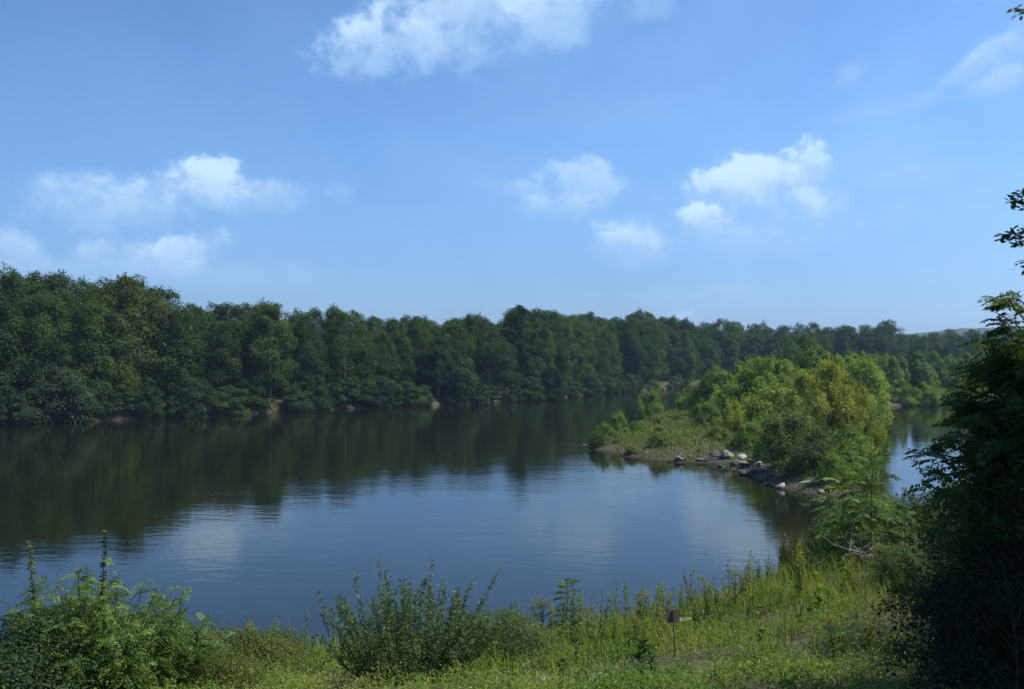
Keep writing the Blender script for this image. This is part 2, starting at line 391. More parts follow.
# ------------------------------------------------------------------ trees
def crown_and_trunk(seed, H, Wd, base, nclump, per, leaf, fshape, clump=.14, trunk_r=.3, droop=.25, lean=0.0, matL=None, matB=None, tag_='tree', limbs=10, zflat=.8, shoots=0, shoot_len=1.0):
    rng = np.random.default_rng(seed)
    t = np.sqrt(rng.random(nclump)) if fshape == 'cone_inv' else rng.random(nclump)
    t = (np.arange(nclump) + rng.random(nclump)) / nclump
    if fshape == 'round': f = np.sin(np.pi * (t * .76 + .22)) ** .7
    elif fshape == 'broad': f = np.clip(1.25 * np.sin(np.pi * (t * .74 + .22)) ** .9, 0, 1)
    elif fshape == 'tall': f = np.sin(np.pi * (t * .72 + .20)) ** .6 * (1 - .25 * t)
    elif fshape == 'cone': f = (1 - t) ** .75 * .95 + .07
    else: f = np.sqrt(np.clip(1 - t * t, 0, 1)) * .92 + .06           # dome: shrubs
    ang = rng.random(nclump) * 6.283 + np.arange(nclump) * 2.399
    lob = 1 + .22 * np.sin(ang * 2 + rng.random() * 6) + .16 * np.sin(ang * 3 + rng.random() * 6)
    rad = Wd / 2 * f * lob * (.25 + .75 * rng.random(nclump) ** .45)
    C = np.stack([np.cos(ang) * rad + lean * t * H, np.sin(ang) * rad, base + (H - base) * t * .97], 1)
    rc = Wd * clump * rng.uniform(.65, 1.35, nclump) * np.clip(.55 + .6 * f, .5, 1.1)
    C[:, 2] = np.minimum(C[:, 2], H - rc * .45)
    B = Bag()
    idx = rng.choice(nclump, nclump * per, p=rc ** 2 / (rc ** 2).sum())
    d = rnd_dir(rng, len(idx))
    low = d[:, 2] < -.15
    d[low & (rng.random(len(idx)) < .65), 2] *= -1
    r = rc[idx] * (.55 + .55 * rng.random(len(idx)) ** .6) * np.where(rng.random(len(idx)) < .06, 1.35, 1.0)
    P = C[idx] + d * r[:, None] * np.array([1, 1, zflat])
    P[:, 2] = np.maximum(P[:, 2], .05)
    out = unit(P - np.array([0, 0, base + (H - base) * .45]))
    N = unit(d * .7 + out * .4 + np.array([0, 0, .55]) + rng.normal(size=d.shape) * .45)
    D = unit(np.cross(N, rng.normal(size=d.shape)) + np.array([0, 0, -droop]) + d * .3)
    ct = rng.random(nclump)
    T = np.clip(.5 * ct[idx] + .5 * rng.random(len(idx)), 0, 1)
    B.leaves(P, D, N, leaf * rng.uniform(.6, 1.4, len(idx)), .62, T, .08)
    for k in range(shoots):                              # upright leafy shoots feathering the outline
        c = rng.integers(nclump); dd = unit(np.array([rng.normal() * .35, rng.normal() * .35, 1.0])); dd = unit(dd + unit(C[c] * [1, 1, 0] + 1e-6) * .35)
        o_ = C[c] + dd * rc[c] * .5; ln = rc[c] * rng.uniform(1.1, 2.3) * shoot_len; m_ = int(26 + 14 * rng.random()); q = rng.random(m_)
        P2 = o_ + dd * (q * ln)[:, None] + rng.normal(size=(m_, 3)) * (leaf * .75 * (1.15 - q))[:, None]
        B.leaves(P2, dd * .6 + rng.normal(size=(m_, 3)) * .7, rng.normal(size=(m_, 3)) * .6 + [0, 0, .8], leaf * rng.uniform(.55, 1.2, m_), .5, np.clip(ct[c] * .5 + .6 * rng.random(m_), 0, 1), .05)
    crown = B.mesh(tag_ + '_crown', matL or LEAF)
    K = Bag()
    n = 7; zt = np.linspace(-.3, H * .80, n); wob = np.cumsum(rng.normal(size=(n, 2)) * H * .008, 0); wob[0] = 0
    tp = np.stack([wob[:, 0] + lean * zt, wob[:, 1], zt], 1)
    K.tube(tp, trunk_r * np.linspace(1.15, .18, n), 8)
    for k in rng.choice(nclump, min(limbs, nclump), replace=False):
        zc = max(C[k, 2] * .62, .1); s = np.array([np.interp(zc, zt, tp[:, 0]), np.interp(zc, zt, tp[:, 1]), zc])
        e = C[k]; mid = (s + e) / 2 + np.array([0, 0, .06 * H * rng.random()])
        r0 = trunk_r * .42
        K.tube([s, (s + mid) / 2 + rng.normal(size=3) * .01 * H, mid, e], [r0, r0 * .75, r0 * .5, r0 * .15], 5)
    trunk = K.mesh(tag_ + '_trunk', matB or BARK, True)
    return dict(H=H, crown=crown, trunk=trunk)

def place(name, proto, label, cat, X, Y, H, color, rz, group=None, wide=1.0, names=('trunk', 'crown'), z=None, bury=.1):
    s = H / proto['H']
    z = gz(X, Y) - bury if z is None else z
    o = thing(name, label, cat, (X, Y, z), rz, (s * wide, s * wide, s), group)
    link(names[0], proto['trunk'], o); link(names[1], proto['crown'], o, color)
    return o

R = np.random.default_rng(11)
BIG = [crown_and_trunk(100 + i, 25, w_, b_, 115, 230, .44, sh, cl * .86, .42, tag_='broadleaf', zflat=1.05, shoots=60, shoot_len=.55)
       for i, (w_, b_, sh, cl) in enumerate([(15, .4, 'round', .13), (17, .8, 'broad', .125), (13, .3, 'tall', .15), (16, .3, 'round', .12), (14, 1.5, 'broad', .14), (18, .5, 'round', .115), (12, 1.0, 'tall', .15), (15, .2, 'tall', .13)])]
PALE = [crown_and_trunk(140 + i, 25, 14, 4.6, 115, 220, .44, 'round', .112, .40, limbs=4, zflat=1.05, shoots=60, shoot_len=.55, matB=PALE_BARK, tag_='pale_trunk_tree') for i in range(2)]
WILLOW = [crown_and_trunk(160 + i, 10, 9.5, .2, 50, 190, .42, 'dome', .14, .2, droop=.8, tag_='willow') for i in range(3)]
NARROW = [crown_and_trunk(170, 26, 7.5, 5, 46, 170, .55, 'tall', .17, .35, tag_='narrow_tree')]

SKY_X = [-60, 0, 40, 70, 130, 160, 180, 210, 240, 300, 350, 380, 420, 440, 470, 500, 520, 560, 590, 605, 640, 680, 720, 760, 800, 850, 890, 910, 960, 1010, 1300]
SKY_Y = [268, 273, 273, 285, 280, 291, 305, 301, 305, 308, 311, 320, 316, 325, 315, 328, 310, 316, 315, 322, 312, 322, 318, 321, 325, 324, 323, 332, 329, 328, 326]
GREENS = [(.0471, .0854, .0177), (.0632, .1030, .0206), (.0367, .0707, .0191), (.0677, .1060, .0251), (.0516, .0942, .0161), (.0412, .0691, .0161)]

def shore_points(step, off, a0, a1, rng):
    """points along the far shore, off metres inland, with their picture column between a0 and a1"""
    P = np.array(FAR_SHORE, float); res = []
    seg = np.diff(P, axis=0); L = np.hypot(seg[:, 0], seg[:, 1]); cum = np.concatenate([[0], np.cumsum(L)])
    s = 0.0
    while s < cum[-1]:
        k = min(np.searchsorted(cum, s, 'right') - 1, len(seg) - 1); t = (s - cum[k]) / L[k]
        p = P[k] + seg[k] * t; nrm = np.array([-seg[k][1], seg[k][0]]) / L[k]
        q = p + nrm * (off + rng.uniform(-1.5, 1.5))
        if q[1] > 20:
            px = 512 + q[0] / q[1] * F
            if a0 <= px <= a1: res.append((q[0], q[1], px))
        s += step * rng.uniform(.82, 1.18)
    return res

ORD = {1: [''], 2: ['left', 'right'], 3: ['left', 'middle', 'right'], 4: ['leftmost', 'second from left', 'second from right', 'rightmost'],
       5: ['leftmost', 'second from left', 'middle', 'second from right', 'rightmost'],
       6: ['leftmost', 'second from left', 'third from left', 'third from right', 'second from right', 'rightmost']}
NUMW = {2: 'two', 3: 'three', 4: 'four', 5: 'five', 6: 'six', 7: 'seven'}
SECT = [(-40, 92, 'by the pale willow bush'), (92, 168, 'below the yellowish treetop'), (168, 262, 'left of the white trunk'),
        (262, 345, 'right of the white trunk'), (345, 430, 'above the first mud patch'), (430, 512, 'left of the tall narrow treetop'),
        (512, 600, 'right of the tall narrow treetop'), (600, 700, 'behind the lone bush')]

def far_bank():
    rng = np.random.default_rng(21)
    front = shore_points(9.0, 6.5, -40, 690, rng)
    front.sort(key=lambda p: p[2])
    # hand described trees
    special = [(130, 10, 'tall tree with a yellowish crown rising above the left far bank', BIG[4], (.078, .100, .020), 1.0),
               (268, 2.0, 'far bank tree with a bare white trunk standing at the waterline', PALE[0], GREENS[1], .97),
               (521, 9, 'tall narrow treetop spike standing above the middle of the far bank', NARROW[0], (.025, .052, .017), 1.03),
               (440, 3.5, 'paler leafy tree leaning over a mud patch on the far bank', PALE[1], (.040, .066, .02), .80)]
    for px, off, lab, pr, c, hf in special:
        best = min(shore_points(2, off, -60, 700, np.random.default_rng(1)), key=lambda p: abs(p[2] - px))
        X, Y = best[0], best[1]
        H = (py_z(np.interp(px, SKY_X, SKY_Y), Y) - gz(X, Y)) * hf * 1.04
        place('broadleaf_tree', pr, lab, 'tree', X, Y, H, c, rng.random() * 6.28)
        front = [p for p in front if abs(p[2] - px) > 14]
    for a0, a1, where in SECT:
        mem = [p for p in front if a0 <= p[2] < a1]
        n = len(mem)
        for k, (X, Y, px) in enumerate(mem):
            H = (py_z(np.interp(px, SKY_X, SKY_Y), Y) - gz(X, Y)) * rng.uniform(.80, .97)
            c = GREENS[rng.integers(6)]; pr = BIG[rng.integers(8)]
            o = '' if n == 1 else f'{ORD[min(n, 6)][min(k, 5)]} of {NUMW.get(n, "several")}'
            place('broadleaf_tree', pr, f'front far bank tree {where}' + (f', {o}' if o else ''), 'tree', X, Y, H, c, rng.random() * 6.28, 'front row trees of the far bank', wide=rng.uniform(.9, 1.1))
    for off, step, f0, f1, row in ((15, 8, .90, 1.0, 'second'), (25, 6.5, .95, 1.0, 'third')):
        for X, Y, px in shore_points(step, off, -50, 690, rng):
            H = (py_z(np.interp(px, SKY_X, SKY_Y), Y) - gz(X, Y)) * rng.uniform(f0, f1) * 1.04
            sec = [s[2] for s in SECT if s[0] <= px < s[1]] or [SECT[0][2] if px < 0 else SECT[-1][2]]
            place('broadleaf_tree', BIG[rng.integers(8)], f'treetop of the {row} row of far bank trees, {sec[0]}', 'tree', X, Y, H, GREENS[rng.integers(6)], rng.random() * 6.28,
                  'back row treetops of the far bank', wide=rng.uniform(.9, 1.15))
    # bushes that hang over the water
    for px, top, w_, c, lab in [(58, 366, 1.0, (0.056, 0.083, 0.036), 'big pale grey green willow bush at the water, far left bank'),
                                (5, 385, .9, (0.036, 0.063, 0.023), 'green bush at the left picture edge on the far bank'),
                                (150, 385, .8, (0.033, 0.056, 0.020), 'dark willow bush right of the pale willow bush'),
                                (200, 378, .9, (0.043, 0.069, 0.026), 'light green willow bush hanging over the water, below the left tree wall'),
                                (310, 375, .8, (0.036, 0.063, 0.020), 'green bush hanging over the water right of the white trunk'),
                                (382, 380, .8, (0.030, 0.053, 0.018), 'dark bush between two mud patches on the far bank'),
                                (462, 362, 1.1, (0.041, 0.066, 0.026), 'rounded pale bush right of the leaning mud patch tree'),
                                (548, 368, .9, (0.025, 0.046, 0.018), 'dark bush below the tall narrow treetop'),
                                (590, 375, .8, (0.036, 0.059, 0.020), 'small light bush before the bright bank opening')]:
        best = min(shore_points(2, -1.5, -60, 700, np.random.default_rng(1)), key=lambda p: abs(p[2] - px))
        X, Y = best[0], best[1]
        place('willow_bush', WILLOW[rng.integers(3)], lab, 'bush', X, Y, py_z(top, Y), c, rng.random() * 6.28, 'bushes along the far waterline', z=-.1, wide=w_, names=('stems', 'foliage'))
    for X, Y, px in shore_points(5.5, .4, -45, 640, rng):
        if abs(px - 268) < 11 or 340 < px < 352 or 432 < px < 441 or px > 575 and rng.random() < .15: continue
        sec = [s[2] for s in SECT if s[0] <= px < s[1]] or [SECT[0][2]]
        place('willow_bush', WILLOW[rng.integers(3)], f'low dark bush of the far bank undergrowth, {sec[0]}', 'bush', X, Y, rng.uniform(3.0, 6.5), [(.0375, .0688, .0175), (.0537, .0875, .0225), (.0450, .0750, .0225)][rng.integers(3)],
              rng.random() * 6.28, 'undergrowth along the far waterline', wide=rng.uniform(1.0, 1.4), names=('stems', 'foliage'))
    for px, Y, top, lab in [(655, 322, 379, 'low bush on the sunny sandbar of the far bank'), (612, 318, 378, 'yellowish low bush left of the far sandbar'), (676, 345, 376, 'low bush right of the far sandbar')]:
        X = px_x(px, Y)
        place('willow_bush', WILLOW[1], lab, 'bush', X, Y, py_z(top, Y) - gz(X, Y), (.10, .15, .04), rng.random() * 6, 'bushes along the far waterline', names=('stems', 'foliage'))
    # the wood behind the spit
    n = 0
    for row, (Yb, step) in enumerate(((398, 17), (425, 18), (455, 20))):
        px = 668.0 + 6 * row
        while px < 1130:
            Y = Yb + rng.uniform(-8, 8) + (px - 700) * .06; X = px_x(px, Y)
            f = (.78, .92, 1.0)[row] * rng.uniform(.93, 1.04)
            H = (py_z(np.interp(px, SKY_X, SKY_Y), Y) - gz(X, Y)) * f
            if abs(px - 886) < 9 and row == 2: lab = 'tall rounded treetop rising above the distant wood behind the inlet'; H *= 1.10
            else:
                lab = f'{("lower front", "middle row", "back row")[row]} tree of the hazy distant wood, ' + ('above the dark bushes of the spit' if px < 760 else 'above the yellow tree' if px < 870 else 'above the inlet' if px < 960 else 'by the blue ridge')
            place('broadleaf_tree', BIG[rng.integers(8)], lab, 'tree', X, Y, H, GREENS[rng.integers(6)], rng.random() * 6.28, 'distant wood behind the spit', wide=rng.uniform(.95, 1.25))
            px += step * rng.uniform(.8, 1.25)
far_bank()

# ------------------------------------------------------------------ the spit
SHRUB = [crown_and_trunk(200 + i, 4, 4.6, .1, 40, 190, .17, 'dome', .13, .06, tag_='shrub', limbs=14, matL=LEAF, shoots=70, zflat=1.0) for i in range(4)]
YOUNG = [crown_and_trunk(220 + i, 10, w_, .5, 58, 230, .24, sh, .105, .14, tag_='young_tree', limbs=22, shoots=110, zflat=1.15) for i, (w_, sh) in enumerate([(7, 'round'), (6, 'tall'), (8, 'round'), (5.2, 'cone')])]
POPLAR = [crown_and_trunk(240 + i, 11, w_, .3, 52, 170, .32, sh, .13, .13, tag_='poplar', limbs=10, shoots=50, zflat=1.2) for i, (w_, sh) in enumerate([(5.5, 'cone'), (6, 'tall'), (5, 'cone')])]

def spit():
    rng = np.random.default_rng(31)
    def at(name, protos, lab, px, Y, top, c, wide=1.0, cat='bush', group='bushes and young trees on the spit'):
        X = px_x(px, Y)
        place(name, protos[rng.integers(len(protos))], lab, cat, X, Y, py_z(top, Y) - gz(X, Y) + .1, c, rng.random() * 6.28, group, wide, ('stems', 'foliage') if cat == 'bush' else ('trunk', 'crown'))
    G1, G2, G3, YG, DK = (.165, .245, .042), (.205, .28, .047), (.125, .195, .04), (.26, .29, .045), (.07, .125, .035)
    at('shrub', SHRUB, 'shrub at the very tip of the spit', 605, 117.5, 424, G3, 1.0)
    at('shrub', SHRUB, 'taller light shrub just behind the spit tip', 620, 124, 415, G1, .8)
    at('shrub', SHRUB, 'low shrub at the tip touching the driftwood', 598, 115, 432, DK, 1.2)
    at('shrub', SHRUB, 'lone round bush with water on both sides', 648, 170, 392, (.15, .235, .05), .9)
    at('young_tree', YOUNG[:1], 'dark bushy tree at the back edge of the spit', 686, 192, 380, DK, .9, 'tree')
    at('shrub', SHRUB, 'green bush right of the lone bush, behind the grass', 684, 168, 400, G3, .8)
    at('shrub', SHRUB, 'dark dense bush in the middle of the spit', 716, 150, 379, (.05, .095, .028), 1.1)
    at('young_tree', YOUNG, 'bright young tree behind the dark dense bush', 742, 165, 367, G2, 1.1, 'tree')
    at('shrub', SHRUB, 'yellow green bush at the edge of the grass clearing', 734, 116, 404, (.24, .28, .04), .7)
    at('shrub', SHRUB, 'dark green bush behind the yellow green bush', 752, 121, 405, DK, .95)
    at('young_tree', YOUNG, 'leafy light green tree, left of the yellow tree', 762, 132, 360, G1, .95, 'tree')
    at('young_tree', YOUNG, 'tall green tree whose top stands out over the spit', 800, 185, 336, (.085, .14, .035), .8, 'tree')
    at('young_tree', YOUNG[:1], 'yellowing tree in front on the spit, tallest of the yellow ones', 828, 96, 364, YG, .85, 'tree')
    at('young_tree', YOUNG[2:3], 'yellow tree touching the inlet, right of the tallest yellow one', 854, 97, 382, (.20, .23, .035), .62, 'tree')
    at('young_tree', YOUNG[:2], 'yellow green tree behind and left of the yellowing tree', 806, 108, 374, (.22, .26, .04), .9, 'tree')
    at('shrub', SHRUB, 'olive shrub above the pale boulders', 795, 86, 414, (.13, .17, .045), 1.15)
    at('shrub', SHRUB, 'dark olive shrub above the rubble, below the yellow tree', 818, 82, 432, (.08, .115, .035), 1.0)
    at('shrub', SHRUB, 'low green shrub left of the olive shrub', 770, 93, 436, G3, 1.0)
    at('shrub', SHRUB, 'shrub at the foot of the yellow tree by the inlet', 848, 84, 430, G3, 1.0)
    at('shrub', SHRUB, 'bright green low shrub behind the sumac sapling', 835, 78, 455, G1, 1.0)
    for px, Y, top, c, lab in [(785, 150, 362, G2, 'bright young tree between the light green tree and the yellow tree'), (775, 210, 358, G3, 'bushy tree behind the light green tree on the spit'),
                               (825, 150, 356, G1, 'young green tree right behind the yellowing tree'), (845, 175, 358, G2, 'pale green pointed tree left of the inlet trees'),
                               (862, 165, 362, G1, 'low young tree at the left end of the inlet'), (820, 225, 348, G1, 'far young tree above the yellowing tree'), (716, 205, 366, G3, 'far green tree behind the dark dense bush')]:
        at('young_tree', YOUNG, lab, px, Y, top, c, 1.0, 'tree')
    for px, Y, top, c, lab in [(866, 80, 452, G3, 'shrub at the inlet end of the spit, nearest the water'), (872, 88, 436, G1, 'light shrub on the inlet shore behind the feathery saplings'), (876, 98, 420, DK, 'dark shrub on the inlet shore behind the yellow trees'),
                               (878, 116, 408, G3, 'bush on the inlet shore right of the yellow trees'), (880, 140, 398, G1, 'bright bush on the left shore of the inlet'), (878, 168, 386, G3, 'far bush at the left shore of the inlet'),
                               (700, 160, 400, G1, 'light bush at the foot of the dark dense bush'), (760, 110, 418, G3, 'green bush between the clearing and the olive shrub')]:
        at('shrub', SHRUB, lab, px - (19 if px > 800 else 0), Y, top, c, 1.0)
    for px, Y, top, c, wd, lab in [(738, 134, 384, G1, 1.3, 'broad light bush in the left half of the spit thicket'), (704, 152, 388, G2, 1.3, 'light bush at the left end of the spit thicket'), 
                               (770, 118, 388, G2, 1.2, 'bright bush below the leafy light green tree'), 
                               (708, 128, 404, G3, 1.3, 'low shrub left of the yellow green bush'), (752, 102, 424, G1, 1.2, 'light shrub just above the pale boulder heap'),
                               (724, 108, 432, G3, 1.1, 'low shrub between the yellow green bush and the boulder heap')]:
        at('shrub', SHRUB, lab, px, Y, top, c, wd)
    for k in range(26):
        px = 695 + k * 6.8 + rng.uniform(-4, 4); Y = rng.uniform(135, 225)
        at('young_tree', [YOUNG[1], YOUNG[3], POPLAR[0], POPLAR[1]], f'slender light green young tree in the spit thicket, {"behind the dark dense bush" if px < 750 else "behind the light green tree" if px < 800 else "behind the yellow trees"}', px, Y,
           np.interp(px, [700, 740, 780, 830, 870], [382, 366, 358, 354, 362]) + rng.uniform(-5, 10), [G1, G2, G3][k % 3], 1.0, 'tree', 'slender young trees of the spit thicket')
    for k in range(34):
        X = rng.uniform(11, 34); Y = rng.uniform(98, 160)
        d = float(poly_sd(np.array([X]), np.array([Y]), SPIT)[0])
        if d < 1.0: continue
        H = rng.uniform(.5, 1.5) * min(1, .5 + d * .12)
        place('shrub', SHRUB[rng.integers(4)], 'low leafy clump in the grass of the spit', 'shrub', X, Y, H, [G1, (.17, .20, .06), G3, (.13, .18, .06)][rng.integers(4)], rng.random() * 6, 'low clumps in the spit grass', 1.5, ('stems', 'foliage'))
    # young trees across the inlet
    px = 850; k = 0
    items = []
    while px < 1010:
        items.append((px, rng.uniform(221, 233), np.interp(px, [850, 880, 920, 950, 1010], [353, 356, 362, 360, 362]) + rng.uniform(-3, 4))); px += rng.uniform(9, 13)
    for k, (px, Y, top) in enumerate(items):
        side = ['left end', 'left part', 'middle', 'right part', 'right end'][min(4, int(k / len(items) * 5))]
        at('poplar', POPLAR, f'pale green pointed young tree across the inlet, {side} of the row', px, Y, top, [(.13, .215, .055), (.155, .235, .055), (.115, .19, .055)][k % 3], 1.0, 'tree', 'young trees across the inlet')
    for k in range(9):
        px = 860 + k * 17 + rng.uniform(-4, 4)
        at('shrub', SHRUB, f'low bush at the waterline across the inlet below the young trees', px, rng.uniform(217, 221) + max(0, (px - 880) * .03), rng.uniform(386, 392), G1, 1.2, 'bush', 'low bushes across the inlet')
    for k in range(10):
        px = 870 + k * 16
        at('poplar', POPLAR, 'young tree of the second row across the inlet', px, rng.uniform(240, 255), rng.uniform(352, 358), G3, 1.1, 'tree', 'second row across the inlet')
spit()

# rocks
def rock_mesh(seed, n=3, flat=.5):
    import bmesh
    rng = np.random.default_rng(seed); bm = bmesh.new(); bmesh.ops.create_icosphere(bm, subdivisions=n, radius=.5)
    P = np.array([v.co[:] for v in bm.verts])
    for k in range(13):                                  # chop flat faces
        d = rnd_dir(rng, 1)[0]; h = rng.uniform(.22, .40); over = np.clip(P @ d - h, 0, None); P -= over[:, None] * d * .92
    P *= np.array([1.35, .85, flat]) * rng.uniform(.7, 1.3, 3); P += .010 * rng.normal(size=P.shape)
    for v, c in zip(bm.verts, P): v.co = c
    me = bpy.data.meshes.new('rock'); bm.to_mesh(me); bm.free(); me.materials.append(ROCK); return me

def rock_material():
    m, w = new_mat('rock'); out = w.n('ShaderNodeOutputMaterial'); p = w.n('ShaderNodeBsdfPrincipled'); p.inputs['Roughness'].default_value = .85
    oi = w.n('ShaderNodeObjectInfo'); tc = w.n('ShaderNodeTexCoord'); f = w.noise(tc.outputs['Object'], 4, 6, .65)
    g = w.lin(f, .3, .7, .6, 1.25); cb = w.n('ShaderNodeCombineXYZ')
    for i in range(3): w.set(cb.inputs[i], g)
    w.set(p.inputs['Base Color'], w.mix(1.0, oi.outputs['Color'], cb.outputs[0], 'MULTIPLY'))
    geo = w.n('ShaderNodeNewGeometry'); sx = w.n('ShaderNodeSeparateXYZ'); w.set(sx.inputs[0], geo.outputs['Position'])
    n2 = w.noise(geo.outputs['Position'], 1.7, 5, .65)
    wet = w.ss(w.m('ADD', sx.outputs[2], w.m('MULTIPLY', w.m('SUBTRACT', n2, .5), .35)), .06, .26)          # stones stay wet and silty just above the river
    base = p.inputs['Base Color'].links[0].from_socket
    stained = w.mix(w.ss(n2, .46, .66), base, w.mix(1.0, base, (.42, .43, .33), 'MULTIPLY'))               # lichen and silt
    w.set(p.inputs['Base Color'], w.mix(wet, w.mix(1.0, base, (.30, .28, .22), 'MULTIPLY'), stained))
    bp = w.n('ShaderNodeBump'); bp.inputs['Strength'].default_value = .6; bp.inputs['Distance'].default_value = .05; w.set(bp.inputs['Height'], f)
    w.t.links.new(bp.outputs[0], p.inputs['Normal']); w.t.links.new(p.outputs[0], out.inputs[0]); return m
ROCK = rock_material()
ROCKS = [rock_mesh(300 + i) for i in range(6)]

def rock(X, Y, size, c, lab, group=None, lift=.12, rng=random.Random(5)):
    o = link('rock', ROCKS[rng.randrange(6)]); o.color = (*c, 1)
    o.location = (X, Y, max(gz(X, Y), -.1) + size * lift); o.scale = (size,) * 3; o.rotation_euler = (rng.uniform(-.4, .4), rng.uniform(-.4, .4), rng.uniform(0, 6.28))
    return tag(o, lab, 'rock', group)

def rubble():
    rng = np.random.default_rng(41)
    WH, GR, DKR = (.25, .235, .21), (.165, .152, .13), (.052, .046, .037)
    for px, py, s, c, lab in [(679, 460, 1.2, WH, 'white flat boulder at the waterline left of the rubble heap'), (716, 455, 1.3, GR, 'grey boulder at the left end of the rubble heap'),
                              (729, 457, 1.7, WH, 'largest pale boulder in the rubble heap'), (742, 459, 1.5, (.40, .385, .36), 'pale boulder leaning right on the largest one'),
                              (736, 465, 1.3, DKR, 'dark boulder below the largest pale one'), (758, 466, 1.4, (.45, .44, .42), 'upright pale boulder beside the olive shrub'),
                              (780, 488, 1.0, (.38, .34, .31), 'round pinkish boulder by itself at the waterline'), (700, 461, 1.0, GR, 'grey stone between the white flat boulder and the heap'),
                              (752, 474, 1.2, DKR, 'dark stone at the right foot of the heap')]:
        X, Y = hit(px, py); rock(X, Y, s, c, lab, 'rubble along the spit')
    # smaller rubble follows the front edge of the spit
    P = np.array(SPIT[1:13]); seg = np.diff(P, axis=0); L = np.hypot(*seg.T); cum = np.concatenate([[0], np.cumsum(L)])
    for k in range(275):
        s = cum[-1] * (rng.random() ** 1.1 * .88 if k < 100 else rng.uniform(.40, .68)); i = min(np.searchsorted(cum, s, 'right') - 1, len(seg) - 1); t = (s - cum[i]) / L[i]
        n = np.array([-seg[i][1], seg[i][0]]) / L[i]
        q = P[i] + seg[i] * t + n * rng.uniform(-.5, 2.4)
        sz = (.25 + .75 * rng.random() ** 2) * (.6 if i < 3 else 1.0)
        c = [GR, GR, DKR, (.19, .165, .135), (.11, .09, .07)][rng.integers(5)]
        part = 'near the spit tip' if i < 4 else 'along the pale boulder heap' if i < 8 else 'at the right end near the sumac sapling'
        rock(q[0], q[1], sz, c, f'small grey brown stone of the shoreline rubble {part}', 'rubble along the spit', rng.uniform(-.12, .16))
    # driftwood
    for px, py, ln, rz, c, lab in [(594, 447, 3.2, .5, DEAD, 'pale driftwood log sticking out from the spit tip'), (718, 459, 3.0, 2.5, DEAD, 'grey driftwood log among the pale boulders'),
                                   (765, 473, 3.2, -.7, DEAD, 'weathered log lying along the rubble below the olive shrub'), (812, 486, 2.6, .3, DEAD, 'bleached log on the shore left of the sumac sapling')]:
        X, Y = hit(px, py); B = Bag(); q = np.linspace(-.5, .5, 6) * ln
        B.tube(np.stack([q, .12 * np.sin(q * 2), .1 * np.cos(q * 1.7)], 1), [.05, .13, .15, .13, .10, .03], 7)
        B.tube([(.2, 0, .1), (.5, .25, .35), (.8, .3, .7)], [.06, .04, .015], 5)
        o = link('driftwood', B.mesh('driftwood', c, True)); o.location = (X, Y, max(gz(X, Y), 0) + .22); o.rotation_euler = (0, .08, rz); tag(o, lab, 'driftwood', 'driftwood on the spit')
rubble()

# ------------------------------------------------------------------ grass
def grass_material(name, c0, c1, c2):
    m, w = new_mat(name); out = w.n('ShaderNodeOutputMaterial')
    at = w.n('ShaderNodeAttribute', attribute_name='tint'); t = at.outputs['Fac']
    geo = w.n('ShaderNodeNewGeometry'); pn = w.noise(geo.outputs['Position'], .5, 4, .6)
    t2 = w.m('ADD', w.m('MULTIPLY', t, .75), w.m('MULTIPLY', w.m('SUBTRACT', pn, .5), 1.2), clamp=True)
    col = w.mix(w.ss(t2, .2, .6), c0, c1); col = w.mix(w.ss(t2, .62, .85), col, c2)
    df = w.n('ShaderNodeBsdfDiffuse'); w.set(df.inputs[0], col)
    tr = w.n('ShaderNodeBsdfTranslucent'); w.set(tr.inputs[0], w.mix(1.0, col, (1.2, 1.15, .6), 'MULTIPLY'))
    a = w.n('ShaderNodeMixShader'); a.inputs[0].default_value = .4
    w.t.links.new(df.outputs[0], a.inputs[1]); w.t.links.new(tr.outputs[0], a.inputs[2]); w.t.links.new(a.outputs[0], out.inputs[0]); return m

def blades(B, X, Y, Z, h, wd, rng, lean=.35):
    n = len(X); a = rng.random(n) * 6.283; d = np.stack([np.cos(a), np.sin(a), np.zeros(n)], 1); sd = np.stack([-d[:, 1], d[:, 0], np.zeros(n)], 1)
    ln = rng.random(n) * lean
    p0 = np.stack([X, Y, Z - .03], 1); up = np.array([0, 0, 1.0])
    p1 = p0 + up * (h * .55)[:, None] + d * (h * ln * .3)[:, None]; p2 = p0 + up * (h * (1 - .3 * ln))[:, None] + d * (h * ln)[:, None]
    w0 = sd * (wd / 2)[:, None]
    V = np.stack([p0 - w0, p0 + w0, p1 + w0 * .8, p1 - w0 * .8, p2 + w0 * .15, p2 - w0 * .15], 1).reshape(-1, 3)
    b = np.arange(n)[:, None] * 6; Q = np.concatenate([b + np.array([[0, 1, 2, 3]]), b + np.array([[3, 2, 4, 5]])], 0)
    T = np.clip(rng.random(n) * .8 + rng.normal(size=n) * .1 + .1, 0, 1); B.add(V, Q, np.concatenate([T, T]))

